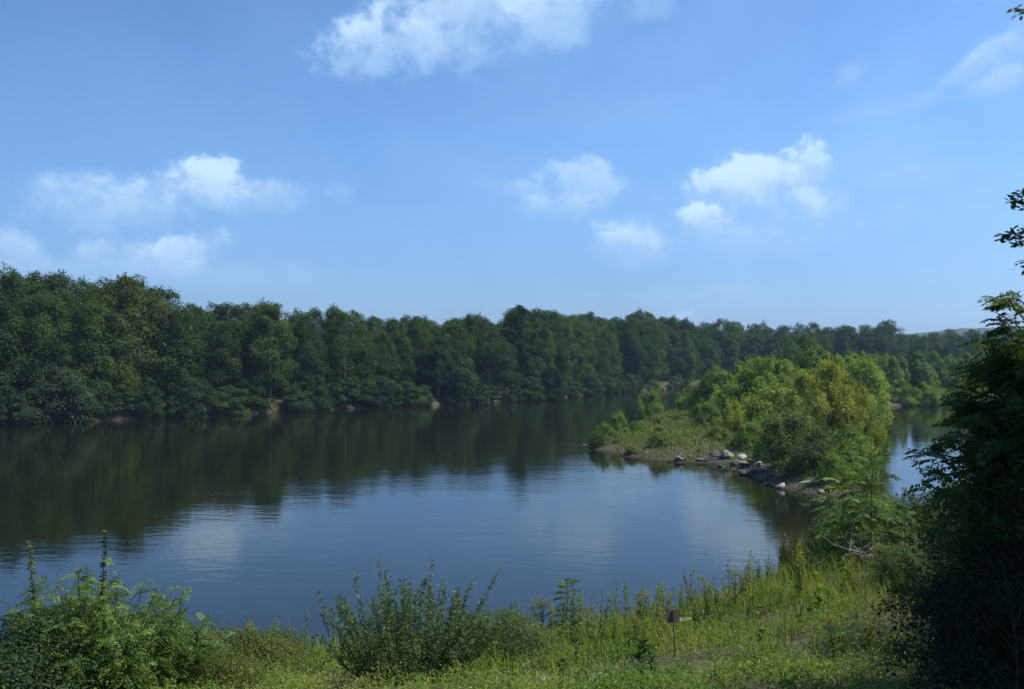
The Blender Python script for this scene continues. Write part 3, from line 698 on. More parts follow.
def grasses():
    rng = np.random.default_rng(51)
    # spit
    B = Bag(); n = 90000
    X = rng.uniform(8, 60, n); Y = rng.uniform(74, 215, n); d = poly_sd(X, Y, SPIT)
    keep = (d > .1) & ((d > .6) | (rng.random(n) < .6)) & (Y < 180) & (sines(X, Y, .5, 61) > -.35 * np.clip(d, 0, 4) / 2) ; X, Y, d = X[keep], Y[keep], d[keep]
    blades(B, X, Y, ground_z(X, Y), rng.uniform(.2, .6, len(X)) * np.clip(.5 + d * .2, 0, 1.1) * (1 + .6 * sines(X, Y, .7, 62)), rng.uniform(.06, .13, len(X)), rng, .9)
    o = link('spit_grass', B.mesh('spit_grass', grass_material('spit_grass', (.11, .17, .04), (.18, .22, .06), (.30, .25, .12))))
    tag(o, 'green meadow grass covering the low spit', 'grass', kind='stuff')
    # near bank
    B = Bag(); n = 150000
    u = rng.random(n); Y = 9 + 38 * u ** 1.25; X = rng.uniform(-.72, .62, n) * Y + rng.uniform(-1, 1, n)
    cr = np.interp(X, CRX, CRY); s = Y / cr
    p = .22 + .34 * np.clip(s - .55, 0, 1) * 2 + .9 * sines(X, Y, .8, 71) * .7
    sg = hit(675, 661); p = np.where(np.hypot(X - sg[0], Y - sg[1] + .9) < .9, p * .25, p)
    bare = (X > 3) & (s < .72)
    p = np.where(bare, p * .7, p)
    k = (rng.random(n) < p) & (s < 1.16); X, Y, s = X[k], Y[k], s[k]
    hh = (.14 + .40 * np.clip((s - .5) * 2, 0, 1)) * rng.uniform(.5, 1.5, len(X)) * (1 + .4 * sines(X, Y, 1.1, 77))
    blades(B, X, Y, ground_z(X, Y), hh, rng.uniform(.008, .02, len(X)) * (1 + Y / 30), rng, .6)
    o = link('bank_grass', B.mesh('bank_grass', grass_material('bank_grass', (.1417, .2190, .0386), (.2578, .2964, .0575), (.4253, .3608, .1547))))
    tag(o, 'yellow green grass growing all over the near bank', 'grass', kind='stuff')
    # herb layer: leafy clumps of many small plants grown together
    B = Bag(); n = 2600
    u = rng.random(n); Y = 9.5 + 37 * u ** 1.25; X = rng.uniform(-.72, .62, n) * Y
    cr = np.interp(X, CRX, CRY); s = Y / cr; dens = sines(X, Y, .9, 91) + .5 * sines(X, Y, 2.4, 92)
    k = (s < 1.12) & (dens > np.where((X > 2.2) & (s < .74), -.12 - .5 * (s < .5), -.35)) & (np.hypot(X - sg[0], Y - sg[1] + .6) > .7); X, Y, s, dens = X[k], Y[k], s[k], dens[k]
    R_ = rng.uniform(.18, .5, len(X)); Hh = rng.uniform(.18, .55, len(X)) * (.65 + .75 * np.clip(s, 0, 1)) * (1 + .5 * dens); sp = sines(X, Y, .55, 93) + rng.normal(size=len(X)) * .45 + .1
    for i in range(len(X)):
        m_ = int(70 + 60 * rng.random()); a = rng.random(m_) * 6.28; rr = R_[i] * np.sqrt(rng.random(m_)); h = Hh[i] * (1 - .55 * (rr / R_[i]) ** 2) * rng.random(m_) ** .55
        x, y = X[i] + np.cos(a) * rr, Y[i] + np.sin(a) * rr
        P = np.stack([x, y, ground_z0(X[i], Y[i]) + h], 1); D = np.stack([np.cos(a), np.sin(a), rng.uniform(-.3, 1.3, m_)], 1) + rng.normal(size=(m_, 3)) * .5
        nar = sp[i] > .0
        B.leaves(P, D, rng.normal(size=(m_, 3)) * .5 + [0, 0, 1.], rng.uniform(.03, .075, m_) * (1.35 if nar else 1), .24 if nar else .55, np.clip(.45 + .3 * sp[i] + rng.normal(size=m_) * .2, 0, 1), .04)
    o = link('weed_cover', B.mesh('weed_cover', grass_material('weed_cover', (.1073, .1884, .0377), (.2135, .2762, .0560), (.3516, .3265, .1130))))
    tag(o, 'tangled leafy weeds grown together over the near bank slope', 'weeds', kind='stuff')
    B = Bag(); n = 8000; u = rng.random(n); Y = 9 + 36 * u ** 1.2; X = rng.uniform(-.7, .6, n) * Y; k = Y / np.interp(X, CRX, CRY) < 1.1; X, Y = X[k], Y[k]
    D = rnd_dir(rng, len(X)); D[:, 2] = np.abs(D[:, 2]) * .5
    B.leaves(np.stack([X, Y, ground_z(X, Y) + rng.uniform(.0, .12, len(X))], 1), D, rng.normal(size=D.shape), rng.uniform(.08, .38, len(X)), .07, rng.random(len(X)), .08)
    o = link('dry_straw', B.mesh('dry_straw', grass_material('dry_straw', (.07, .055, .033), (.16, .125, .075), (.27, .22, .13))))
    tag(o, 'dry brown straw and dead stems lying between the weeds of the bank', 'straw', kind='stuff')
    # broad leaved ground cover
    B = Bag(); n = 44000
    u = rng.random(n); Y = 9 + 34 * u ** 1.2; X = rng.uniform(-.7, .6, n) * Y
    cr = np.interp(X, CRX, CRY); s = Y / cr
    k = (sines(X, Y, 1.3, 81) + .6 * sines(X, Y, 3.3, 82) > np.where(s < .55, -.5, -.08)) & (s < 1.1); X, Y = X[k], Y[k]
    h = rng.uniform(.02, .22, len(X)) * (1 + .6 * sines(X, Y, 1.0, 83))
    P = np.stack([X, Y, ground_z(X, Y) + h], 1); D = rnd_dir(rng, len(X)); D[:, 2] = np.abs(D[:, 2]) * .3 - .1; N = np.array([0, 0, 1.]) + rng.normal(size=P.shape) * .35
    B.leaves(P, D, N, rng.uniform(.025, .07, len(X)), .55, np.clip(rng.random(len(X)) * .95, 0, 1), .05)
    o = link('ground_cover', B.mesh('ground_cover', grass_material('ground_cover', (.0968, .1795, .0414), (.1795, .2762, .0553), (.3729, .3453, .1658))))
    tag(o, 'low broad leaved ground cover between the grass of the near bank', 'ground cover', kind='stuff')
grasses()

# ------------------------------------------------------------------ near plants
def frond(B, S_, o, d, L, pairs, leaflet, rng, droop=.5, tshift=0.0, wid=.34, roll=0.0):
    """compound leaf: a drooping rachis with leaflet pairs"""
    o = np.asarray(o, float); d = unit(np.asarray(d, float)); side = unit(np.cross(d, [0, 0, 1.0])); up = np.cross(side, d)
    ro = rng.normal() * roll; side, up = side * math.cos(ro) + up * math.sin(ro), up * math.cos(ro) - side * math.sin(ro)
    t = np.linspace(0, 1, pairs + 2)
    pts = o + d * (t * L)[:, None] + np.array([0, 0, -1.0]) * (droop * L * t ** 2)[:, None]
    if S_ is not None: S_.tube(pts[::2] if len(pts) > 6 else pts, np.linspace(.007, .002, len(pts[::2] if len(pts) > 6 else pts)), 3)
    tg = unit(np.gradient(pts, axis=0)); tt = t[1:-1]; q = pts[1:-1]; tq = tg[1:-1]
    size = leaflet * (.65 + .6 * np.sin(np.pi * np.clip(tt * .8 + .15, 0, 1)))
    for sgn in (-1, 1):
        D = side * sgn + tq * .45 + up * .05 + np.array([0, 0, -.25]) + rng.normal(size=q.shape) * .12
        N = up + side * sgn * .25 + rng.normal(size=q.shape) * .15
        B.leaves(q, D, N, size, wid, np.clip(rng.random(len(q)) * .6 + .2 + tshift, 0, 1), .04)
    B.leaves(pts[-2:-1], tg[-1:], up[None], [leaflet], wid, [.5], 0)

def sumac(name, label, X, Y, H, color, seed, nf=12, L=.75, leaflet=.16, group=None, lean=(0, 0), stemr=.025, t0=.3):
    rng = np.random.default_rng(seed); B = Bag(); K = Bag()
    z = np.linspace(0, H * .92, 7); st = np.stack([lean[0] * (z / H) ** 1.5 + .02 * rng.normal(size=7), lean[1] * (z / H) ** 1.5 + .02 * rng.normal(size=7), z - .05], 1)
    K.tube(st, np.linspace(stemr, stemr * .4, 7), 6)
    for k in range(nf):
        t = t0 + (1 - t0) * (k + .5) / nf; a = k * 2.4 + rng.random() * .4; o = np.array([np.interp(t * H * .92, z, st[:, i]) for i in range(3)])
        rise = .15 + 1.0 * max(0, t - .6) * 2
        d = np.array([math.cos(a), math.sin(a), rise]); Lk = L * (1.1 - .45 * t) * rng.uniform(.85, 1.15)
        frond(B, K, o, d, Lk, 10, leaflet * (1.15 - .4 * t), rng, .45)
    o = thing(name, label, 'sapling', (X, Y, gz(X, Y)), 0, 1.0, group)
    link('stem', K.mesh('sumac_stem', STEM, True), o); link('leaves', B.mesh('sumac_leaves', LEAF_NEAR), o, color); return o

def weed_proto(seed, H, kind):
    rng = np.random.default_rng(seed); B = Bag(); K = Bag()
    nst = {'spire': 1, 'tuft': 5, 'golden': 3, 'broad': 2}[kind]
    fl = Bag()
    for s in range(nst):
        h = H * rng.uniform(.75, 1.0) if s else H; a = rng.random() * 6.28; ln = rng.uniform(0, .18) * h
        z = np.linspace(0, 1, 5); pts = np.stack([math.cos(a) * ln * z ** 1.6, math.sin(a) * ln * z ** 1.6, z * h - .03], 1)
        K.tube(pts, np.linspace(.008, .003, 5), 4)
        n = {'spire': 70, 'tuft': 34, 'golden': 60, 'broad': 16}[kind]
        t = rng.uniform(.12, 1, n); q = np.stack([np.interp(t, z, pts[:, i]) for i in range(3)], 1); b = rng.random(n) * 6.28
        D = np.stack([np.cos(b), np.sin(b), rng.uniform(.1, 1.1, n)], 1); N = np.array([0, 0, 1.]) + rng.normal(size=D.shape) * .3
        Lf = {'spire': .13, 'tuft': .12, 'golden': .12, 'broad': .17}[kind] * (1.15 - .75 * t) * rng.uniform(.7, 1.3, n) + .02
        B.leaves(q, D, N, Lf, .75 if kind == 'broad' else .28, np.clip(rng.random(n), 0, 1), .03)
        if kind == 'golden':
            n = 70; t = rng.uniform(0, 1, n); b = rng.random(n) * 6.28; rr = .02 + .09 * (1 - t)
            q = np.array([pts[-1][0], pts[-1][1], h * .86]) + np.stack([np.cos(b) * rr, np.sin(b) * rr, t * h * .2], 1)
            fl.leaves(q, rnd_dir(rng, n), rnd_dir(rng, n), rng.uniform(.015, .035, n), .8, rng.random(n))
    return dict(stem=K.mesh('weed_stem', STEM), leaves=B.mesh('weed_leaves', LEAF_NEAR), flower_plume=fl.mesh('weed_flower', LEAF_NEAR) if kind == 'golden' else None)

WEED = {k: [weed_proto(400 + 20 * i + j, h, k) for j in range(4)] for i, (k, h) in enumerate([('spire', 1.25), ('tuft', .9), ('golden', 1.1), ('broad', .7)])}
USED = []
def weed(kind, X, Y, sc, c, lab, group, rng, name='weed'):
    p = WEED[kind][rng.integers(4)]
    o = thing(name, lab, 'weed', (X, Y, gz(X, Y)), rng.random() * 6.28, sc, group)
    link('stem', p['stem'], o); link('leaves', p['leaves'], o, c)
    if p['flower_plume']: link('blossoms', p['flower_plume'], o, (.26, .25, .045))
    return o

def near_weeds():
    rng = np.random.default_rng(61)
    # along the crest of the bank, against the water
    for k in range(120):
        px = rng.uniform(505, 800) if k < 85 else rng.uniform(195, 320); X0 = px_x(px, 27)
        Y = np.interp(X0, CRX, CRY); 
        for _ in range(3): Y = np.interp(px_x(px, Y), CRX, CRY)
        Y += rng.uniform(-5.0, .8); X = px_x(px, Y)
        kind = ['spire', 'spire', 'tuft', 'golden'][rng.integers(4)]
        c = [(.095, .15, .04), (.13, .18, .04), (.16, .18, .045)][rng.integers(3)]
        where = 'left of the willow shrub' if px < 330 else 'left of the sign' if px < 665 else 'right of the sign'
        what = {'spire': 'tall thin green weed stalk', 'tuft': 'bushy weed', 'golden': 'yellowish flowered weed'}[kind]
        weed(kind, X, Y, rng.uniform(.7, 1.25) * (.85 if px < 330 else 1), c, f'{what} along the bank edge {where}', 'weeds along the edge of the near bank', rng)
    # slope
    for k in range(90):
        px = rng.uniform(190, 900); Y = rng.uniform(14.5, 26 if px < 700 else 33); X = px_x(px, Y)
        if 300 < px < 520 and Y < 19.5: continue
        kind = ['tuft', 'broad', 'golden', 'broad'][rng.integers(4)]
        c = [(.10, .16, .035), (.13, .19, .035), (.17, .19, .04), (.08, .13, .035)][rng.integers(4)]
        where = 'left of the willow shrub' if px < 330 else 'left of the sign' if px < 665 else 'right of the sign' if px < 790 else 'near the dark tree'
        what = {'broad': 'low broad leaved green weed', 'tuft': 'bushy weed', 'golden': 'yellowish flowered weed'}[kind]
        weed(kind, X, Y, rng.uniform(.5, .95), c, f'{what} on the open slope {where}', 'weeds on the slope of the near bank', rng)
    for px, Y, kind, sc, c, lab in [(577, 18.5, 'spire', 1.1, (.03, .05, .025), 'dark upright weed stalk standing left of the sign'), (640, 15.5, 'broad', 1.0, (.04, .085, .025), 'dark round leaved plant at the bottom edge below the sign'),
                                    (603, 20.5, 'spire', 1.0, (.05, .085, .03), 'slender dark green weed just left of the sign'), (533, 16.4, 'spire', .6, (.035, .05, .03), 'short dark stalk beside the white stone'),
                                    (560, 15.2, 'broad', .8, (.045, .09, .025), 'dark leafy plant between the two white stones'),
                                    (820, 22, 'broad', 1.5, (.14, .22, .03), 'bright lime green large leaved plant below the reed tuft'), (845, 25, 'broad', 1.3, (.13, .21, .03), 'bright green leafy plant at the foot of the dead brush'),
                                    (800, 25, 'golden', 1.4, (.14, .18, .03), 'tall yellow green weed left of the lime green plant')]:
        weed(kind, px_x(px, Y), Y, sc, c, lab, None, rng)
near_weeds()

def willow_shrub():
    rng = np.random.default_rng(71); Y0 = 17.6; X0 = px_x(408, Y0); z0 = gz(X0, Y0)
    B = Bag(); K = Bag()
    tips = [(320, 590), (352, 570), (385, 574), (378, 562), (404, 578), (434, 552), (445, 590), (472, 578), (497, 573), (515, 596), (338, 600), (362, 600), (420, 600), (460, 600), (485, 600)]
    stems = [(px_x(px, Y0) - X0, rng.uniform(-.5, .5), py_z(py, Y0) - z0) for px, py in tips]
    for k in range(150):
        a = rng.random() * 6.28; r = 1.75 * math.sqrt(rng.random()); stems.append((math.cos(a) * r, math.sin(a) * r * .65, (2.0 - .30 * r) * rng.uniform(.58, 1.05)))
    for x, y, h in stems:
        t = np.linspace(0, 1, 6); b = np.array([x * .35, y * .35, -.05]); tp = np.array([x, y, h])
        pts = b + (tp - b) * np.stack([t ** .8, t ** .8, t ** 1.1], 1) + rng.normal(size=(6, 3)) * .02
        K.tube(pts, np.linspace(.012, .003, 6), 4)
        n = int(150 * h / 1.6); tt = rng.uniform(.12, 1.0, n); q = np.stack([np.interp(tt, t, pts[:, i]) for i in range(3)], 1) + rng.normal(size=(n, 3)) * (.085 * (1.15 - tt))[:, None]
        D = rnd_dir(rng, n) + np.array([0, 0, .55]); B.leaves(q, D, rnd_dir(rng, n) + np.array([0, 0, .8]), rng.uniform(.045, .10, n), .36, rng.random(n), .03)
    o = thing('willow_shrub', 'grey green willow shrub with upright leafy shoots at the bottom of the photo', 'shrub', (X0, Y0, z0))
    link('stems', K.mesh('willow_stems', STEM), o); link('foliage', B.mesh('willow_foliage', LEAF_NEAR), o, (.10, .152, .058))
willow_shrub()

def left_thicket():
    rng = np.random.default_rng(81)
    # mounds of compound leaved locust shoots
    def mound(px, Y0, h0, rad, n, c, lab):
        X0 = px_x(px, Y0); z0 = gz(X0, Y0); B = Bag(); K = Bag()
        for k in range(n):
            a = rng.random() * 6.28; r = rad * math.sqrt(rng.random()); x, y = math.cos(a) * r * 1.1, math.sin(a) * r * .8
            h = h0 * (1 - .36 * (r / rad) ** 2) * rng.uniform(.5, 1.0)
            pts = np.array([[x * .3, y * .3, -.05], [x * .6, y * .6, h * .5], [x * .9, y * .9, h]]); K.tube(pts, [.014, .009, .004], 4)
            for j in range(13):
                t = rng.uniform(.3, 1); p = pts[0] + (pts[2] - pts[0]) * t; b = rng.random() * 6.28
                frond(B, None, p, (math.cos(b), math.sin(b), rng.uniform(-.5, 1.2)), rng.uniform(.22, .45), 8, rng.uniform(.042, .066), rng, rng.uniform(.2, .8), rng.uniform(-.35, .3), .42, .7)
        o = thing('locust_shrub', lab, 'shrub', (X0, Y0, z0))
        link('stems', K.mesh('locust_stems', STEM), o); link('foliage', B.mesh('locust_foliage', LEAF_NEAR), o, c)
    mound(92, 15.3, 2.35, 1.6, 200, (.115, .19, .038), 'bright green shrub of feathery compound leaves at bottom left')
    mound(165, 16.2, 1.65, 1.0, 100, (.10, .175, .042), 'smaller feathery leaved shrub right of the big feathery one')
    # dark broad leaved bush in the corner
    p = crown_and_trunk(85, 1.6, 2.4, .05, 60, 330, .05, 'dome', .16, .03, matL=LEAF_NEAR, matB=STEM, tag_='corner_bush', limbs=14)
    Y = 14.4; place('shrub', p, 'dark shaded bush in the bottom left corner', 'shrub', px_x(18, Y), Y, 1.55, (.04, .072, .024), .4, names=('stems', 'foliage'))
    Y = 15.6; place('shrub', p, 'leafy bush below the feathery shrub at bottom left', 'shrub', px_x(95, Y), Y, 1.25, (.11, .165, .035), 2.4, names=('stems', 'foliage'))
    p2 = crown_and_trunk(86, 1.1, 2.2, .05, 55, 280, .046, 'dome', .16, .03, matL=LEAF_NEAR, matB=STEM, tag_='low_bush', limbs=14)
    for px, Y, H, c, lab in [(205, 17.5, 1.1, (.1020, .1326, .0272), 'yellow green low bush right of the feathery shrub'), (262, 18.5, .95, (.1088, .1360, .0272), 'yellow green low bush left of the willow shrub'), (225, 15.5, .7, (.0952, .1258, .0238), 'low weedy bush at the bottom edge left of the willow shrub'),
                             (505, 20.0, 1.1, (.0884, .1292, .0306), 'yellow green bush touching the right side of the willow shrub')]:
        place('shrub', p2, lab, 'shrub', px_x(px, Y), Y, H, c, px, names=('stems', 'foliage'))
    # two upright shoots
    def shoot(px, py0, py1, Y, lab, c, tipc):
        X = px_x(px, Y); z = gz(X, Y); H = py_z(py1, Y) - z; K = Bag(); B = Bag(); lx = px_x(tipc, Y) - X
        t = np.linspace(0, 1, 6); pts = np.stack([lx * t ** 2, .03 * np.sin(t * 5), t * H], 1); K.tube(pts, np.linspace(.014, .004, 6), 5)
        n = 330; tt = rng.uniform(.2, 1, n); q = np.stack([np.interp(tt, t, pts[:, i]) for i in range(3)], 1); b = rng.random(n) * 6.28
        B.leaves(q, np.stack([np.cos(b), np.sin(b), rng.uniform(-.5, .6, n)], 1), np.array([0, 0, 1.]) + rng.normal(size=(n, 3)) * .4, rng.uniform(.05, .10, n), .5, rng.random(n), .03)
        o = thing('leafy_shoot', lab, 'shoot', (X, Y, z)); link('stem', K.mesh('shoot_stem', STEM), o); link('leaves', B.mesh('shoot_leaves', LEAF_NEAR), o, c)
    shoot(98, 600, 531, 15.4, 'dark upright leafy shoot, taller of two above the feathery shrub', (.05, .085, .03), 108)
    shoot(36, 600, 541, 15.2, 'thin upright shoot with a yellowish tip at far left', (.12, .16, .035), 30)
left_thicket()

sumac('sumac_sapling', 'small feathery sapling at the bank edge left of the sign', px_x(567, 25.3), 25.3, 1.75, (.10, .165, .05), 91, 24, .62, .16, t0=.2)
sumac('sumac_sapling', 'tall feathery leaved sapling standing in front of the inlet', px_x(868, 27), 27, 0, (.06, .11, .03), 92) if False else None

def right_bank():
    rng = np.random.default_rng(101)
    # large sumac against the inlet
    for px, Y, top, L, lf, nf, c, lab, seed in [(872, 30, 446, 1.25, .30, 24, (.085, .135, .04), 'tall dark feathery leaved sapling standing against the inlet water', 92),
                                               (843, 31, 470, 1.3, .32, 24, (.14, .21, .05), 'lighter feathery leaved sapling left of the one against the inlet', 93),
                                               (905, 28, 508, .9, .24, 18, (.09, .14, .04), 'low feathery leaved sapling right of the one against the inlet', 94)]:
        X = px_x(px, Y); sumac('sumac_sapling', lab, X, Y, py_z(top, Y) - gz(X, Y), c, seed, nf, L, lf, stemr=.03, t0=.12)
    p = [crown_and_trunk(110 + i, 2.4, 2.8, .05, 46, 230, .085, 'dome', .13, .04, matL=LEAF_NEAR, matB=STEM, tag_='bank_shrub', limbs=16, shoots=60, zflat=1.0) for i in range(3)]
    for px, Y, top, c, w_, lab in [(868, 33, 496, (.13, .195, .045), 1.3, 'light green shrub right behind the dead brush'), (838, 35, 518, (.12, .18, .045), 1.4, 'low light shrub between the reed tuft and the dead brush'),
                                   (852, 37, 496, (.10, .155, .04), 1.2, 'green shrub at the bank edge below the lighter feathery sapling'), (892, 36, 496, (.065, .11, .034), 1.2, 'dark shrub behind the dead brush'),
                                   (922, 31, 492, (.06, .10, .032), 1.1, 'dark shrub between the dead brush and the dark tree'), (978, 26, 474, (.06, .10, .03), 1.1, 'dark bush leaning on the left side of the dark tree'),
                                   (820, 36, 528, (.10, .14, .045), 1.2, 'olive shrub at the bank edge right of the reed tuft'), (905, 24, 545, (.09, .14, .038), 1.3, 'green shrub on the slope just left of the dark tree'),
                                   (932, 20.5, 556, (.055, .09, .028), 1.2, 'half shaded shrub touching the dark tree low down')]:
        X = px_x(px, Y); place('shrub', p[rng.integers(3)], lab, 'shrub', X, Y, py_z(top, Y) - gz(X, Y), c, rng.random() * 6, 'shrubs at the right end of the near bank', w_, ('stems', 'foliage'))
    # reed tuft
    B = Bag(); n = 420; a = rng.random(n) * 6.28; r = .55 * np.sqrt(rng.random(n)); blades(B, np.cos(a) * r, np.sin(a) * r, np.zeros(n), rng.uniform(.7, 1.75, n), rng.uniform(.02, .035, n), rng, .35)
    X, Y = px_x(795, 34.5), 34.5
    o = link('reed_tuft', B.mesh('reed_tuft', grass_material('reeds', (.07, .085, .04), (.12, .115, .055), (.20, .15, .09)))); o.location = (X, Y, gz(X, Y)); tag(o, 'brownish tuft of tall reeds at the bank edge by the water', 'reeds')
    # dead brush
    K = Bag()
    for k in range(46):
        a = rng.uniform(0, 6.28); ln = rng.uniform(.5, 2.0); o_ = np.array([rng.uniform(-1.3, 1.1), rng.uniform(-.8, .8), rng.uniform(.0, .4)])
        d = np.array([math.cos(a), math.sin(a) * .6, rng.uniform(.05, .55)]); e = o_ + d * ln
        b_ = rng.normal(size=3) * .22; K.tube([o_ - d * .3, o_ + d * ln * .25 + b_ * .7, o_ + d * ln * .6 + b_, e], [.016, .012, .009, .004], 4)
    X, Y = px_x(888, 29), 29.0
    o = link('dead_brush', K.mesh('dead_brush', DEAD)); o.location = (X, Y, gz(X, Y)); tag(o, 'heap of bare grey dead twigs on the bank below the dark shrubs', 'dead brush')
right_bank()

def dark_tree():
    rng = np.random.default_rng(111)
    # small tree with compound leaves at the right picture edge
    X0, Y0 = px_x(1040, 11.5), 11.5; z0 = gz(X0, Y0); B = Bag(); K = Bag()
    K.tube([(0, 0, -.2), (.03, .02, 1.5), (-.05, .05, 3.0), (-.02, .1, 4.2)], [.07, .06, .045, .02], 7)
    for k in range(230):
        t = rng.random() ** .75; z = .25 + 4.15 * t; r = np.interp(z, [.2, 1.2, 2.2, 3.2, 4.0, 4.5], [1.25, 1.3, 1.15, 1.05, .80, .40]) * rng.uniform(.45, 1.0)
        a = rng.random() * 6.28; e = np.array([math.cos(a) * r, math.sin(a) * r, z]); s = np.array([0, .05, max(.1, z - .55)])
        K.tube([s, (s + e) / 2 + [0, 0, .06], e], [.016, .010, .004], 4)
        for j in range(9):
            q = s + (e - s) * rng.uniform(.45, 1); b = rng.random() * 6.28
            frond(B, None, q, (math.cos(b) + math.cos(a) * .6, math.sin(b) + math.sin(a) * .6, rng.uniform(-.7, .8)), rng.uniform(.24, .40), 7, rng.uniform(.06, .10), rng, .5, 0, .42, .8)
    # leading shoots at the top
    for px, py in [(992, 298), (1002, 318), (975, 345), (968, 360), (1010, 300), (1000, 335), (985, 372), (965, 400), (1018, 290), (958, 385), (962, 418), (950, 432), (972, 372), (944, 446), (996, 312), (930, 452), (918, 468), (910, 452), (936, 438), (955, 405), (948, 420), (925, 486)]:
        e = np.array([px_x(px, Y0) - X0, rng.uniform(-.3, .3), py_z(py, Y0) - z0]); s = np.array([0, .05, max(2.0, e[2] - .5)])
        K.tube([s, (s + e) / 2 + [0, 0, .1], e], [.016, .011, .005], 4)
        for j in range(7):
            b = rng.random() * 6.28; frond(B, K, s + (e - s) * rng.uniform(.6, 1), (math.cos(b), math.sin(b), rng.uniform(.1, .6)), rng.uniform(.22, .38), 7, .075, rng, .5, .1, .4, .6)
    o = thing('locust_tree', 'dark shaded small tree with compound leaves filling the right edge', 'tree', (X0, Y0, z0))
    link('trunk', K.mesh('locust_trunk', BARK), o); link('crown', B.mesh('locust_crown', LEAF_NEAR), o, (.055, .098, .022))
    p = [crown_and_trunk(120 + i, 2.2, 2.6, .05, 55, 330, .055, 'dome', .14, .03, matL=LEAF_NEAR, matB=STEM, tag_='shade_bush', limbs=16, shoots=50, zflat=1.0) for i in range(2)]
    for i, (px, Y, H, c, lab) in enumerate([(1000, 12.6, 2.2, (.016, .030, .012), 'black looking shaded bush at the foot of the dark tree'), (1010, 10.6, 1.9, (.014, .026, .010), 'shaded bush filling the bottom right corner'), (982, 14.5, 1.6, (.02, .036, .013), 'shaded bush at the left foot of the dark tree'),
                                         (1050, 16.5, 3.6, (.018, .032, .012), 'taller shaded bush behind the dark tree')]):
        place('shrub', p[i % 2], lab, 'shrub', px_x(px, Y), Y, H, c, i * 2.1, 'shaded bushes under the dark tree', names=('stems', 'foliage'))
    # the big tree outside the frame that shades them; a few of its twigs hang into the picture
    X1, Y1 = 14.5, 7.4; z1 = gz(X1, Y1)
    pr = crown_and_trunk(130, 14, 10.5, 2.0, 80, 260, .30, 'round', .12, .30, tag_='shade_tree', limbs=24)
    o = place('shade_tree', pr, 'big tree at the right edge whose leafy twigs hang into the sky', 'tree', X1, Y1, 14.5, (.045, .08, .024), .7)
    B = Bag(); K = Bag(); Yt = 9.4; s14 = 14.5 / 14
    root = np.array([X1 - 1.0, Y1, 12.0])
    for (px, py), bundle in {(1014, 12): [(1021, 12)], (1006, 203): [(1014, 199), (1020, 194), (1024, 204), (1011, 203)], (1000, 237): [(1004, 236), (1012, 236), (1018, 240), (1024, 232), (1022, 243)], (1016, 262): [(1022, 268)]}.items():
        e = np.array([px_x(px, Yt), Yt, py_z(py, Yt)]); m_ = (root + e) / 2 + np.array([0, 0, .8])
        K.tube([root, (root + m_) / 2 + [0, 0, .3], m_, (m_ + e) / 2 + [0, 0, .12], e], [.06, .045, .03, .012, .004], 5)
        for bx, by in bundle:
            q = np.array([px_x(bx, Yt), Yt + rng.uniform(-.1, .1), py_z(by, Yt)])
            n = 22; B.leaves(q + rng.normal(size=(n, 3)) * [.04, .04, .022], rnd_dir(rng, n) * [1, 1, .5], rnd_dir(rng, n) + [0, 0, 1.2], rng.uniform(.05, .09, n), .5, rng.random(n), .03)
    def local(me):
        v = np.empty(len(me.vertices) * 3, np.float32); me.vertices.foreach_get('co', v); v = v.reshape(-1, 3)
        loc = np.array(o.location); v = v - loc; c_, s_ = math.cos(-.7), math.sin(-.7)
        v = np.stack([v[:, 0] * c_ - v[:, 1] * s_, v[:, 0] * s_ + v[:, 1] * c_, v[:, 2]], 1) / s14
        me.vertices.foreach_set('co', v.astype(np.float32).ravel()); me.update(); return me
    br = link('branch', local(K.mesh('hanging_branches', BARK)), o); link('leaves', local(B.mesh('hanging_leaves', LEAF_NEAR)), br, (.045, .08, .024))
dark_tree()

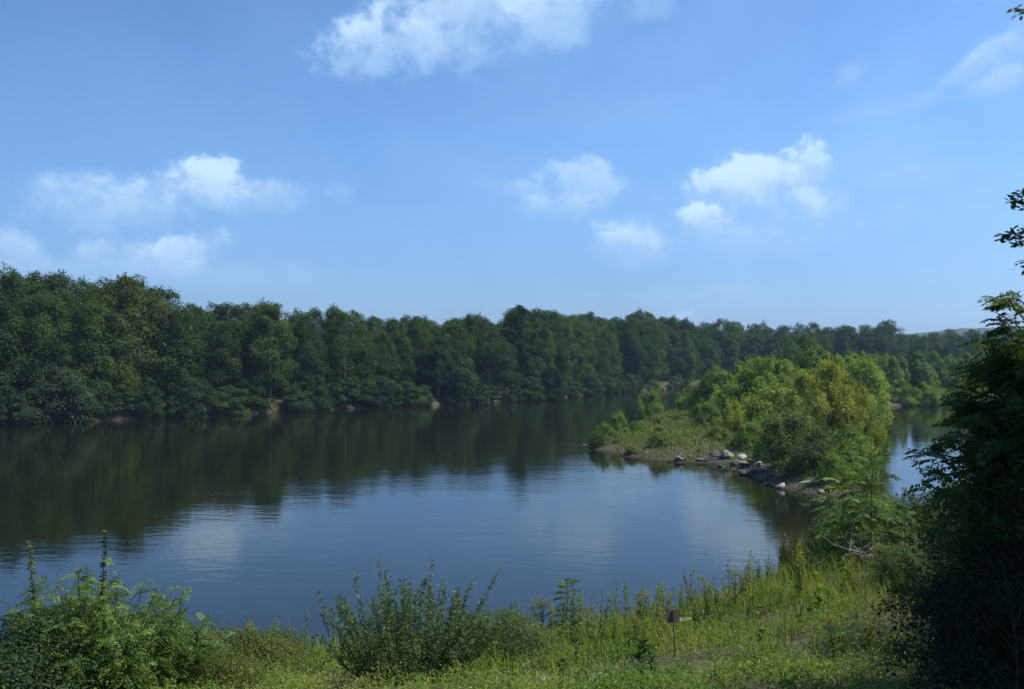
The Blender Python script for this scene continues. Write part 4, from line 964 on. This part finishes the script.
# ------------------------------------------------------------------ sign and stones
def sign():
    m, w = new_mat('rusty_metal'); out = w.n('ShaderNodeOutputMaterial'); p = w.n('ShaderNodeBsdfPrincipled'); p.inputs['Roughness'].default_value = .8
    tc = w.n('ShaderNodeTexCoord'); f = w.noise(tc.outputs['Object'], 9, 6, .7)
    w.set(p.inputs['Base Color'], w.mix(w.ss(f, .35, .65), (.065, .048, .036), (.14, .11, .085))); w.t.links.new(p.outputs[0], out.inputs[0])
    import bmesh
    X, Y = hit(675, 661); z = gz(X, Y); H = py_z(609, Y) - z; k = Y / 20.5
    o = thing('small_sign', 'small rusty square sign on a thin stake in the grass', 'sign', (X, Y, z), .22)
    o.rotation_euler = (0, math.radians(-2.5), .22)
    bm = bmesh.new(); bmesh.ops.create_cube(bm, size=1); bmesh.ops.scale(bm, vec=(.29 * k, .012, .29 * k), verts=bm.verts)
    bmesh.ops.bevel(bm, geom=bm.edges[:], offset=.003, segments=1)
    bmesh.ops.translate(bm, vec=(0, .022, H - .145 * k), verts=bm.verts)
    me = bpy.data.meshes.new('board'); bm.to_mesh(me); bm.free(); me.materials.append(m); link('board', me, o)
    B = Bag(); B.tube([(0, 0, -.25), (0, 0, H * .5), (0, 0, H - .02)], .016, 6); link('stake', B.mesh('stake', m), o)
    B = Bag()
    for zz in (H - .06 * k, H - .19 * k): B.tube([(0, -.03, zz), (0, .0, zz), (0, .018, zz)], [.012, .012, .012], 6)
    link('bolts', B.mesh('bolts', m), o)
sign()
for px, Y, s, c, lab in [(597, 15.7, .36, (.26, .25, .23), 'pale white stone at the bottom edge below the sign'), (545, 15.6, .30, (.28, .27, .25), 'small white stone left of the pale stone at the bottom edge'),
                         (527, 18.0, .34, (.14, .085, .065), 'reddish brown stone in the grass right of the willow shrub'), (495, 18.3, .22, (.36, .34, .30), 'grey stone at the right foot of the willow shrub'),
                         (663, 21.5, .14, (.4, .38, .35), 'tiny white stone beside the sign stake'), (684, 26.0, .42, (.32, .28, .25), 'pinkish stone in the grass behind the sign'), (703, 26.5, .46, (.26, .2, .17), 'brown stone in the grass right of the sign'),
                         (738, 27.5, .55, (.34, .31, .27), 'flat grey stone on the bank edge right of the sign'), (890, 21, .30, (.36, .33, .29), 'grey stone on the bare soil near the dark tree'), (908, 21.6, .24, (.42, .40, .36), 'pale stone on the bare soil beside the grey one')]:
    X = px_x(px, Y); rock(X, Y, s, c, lab, None, .38)
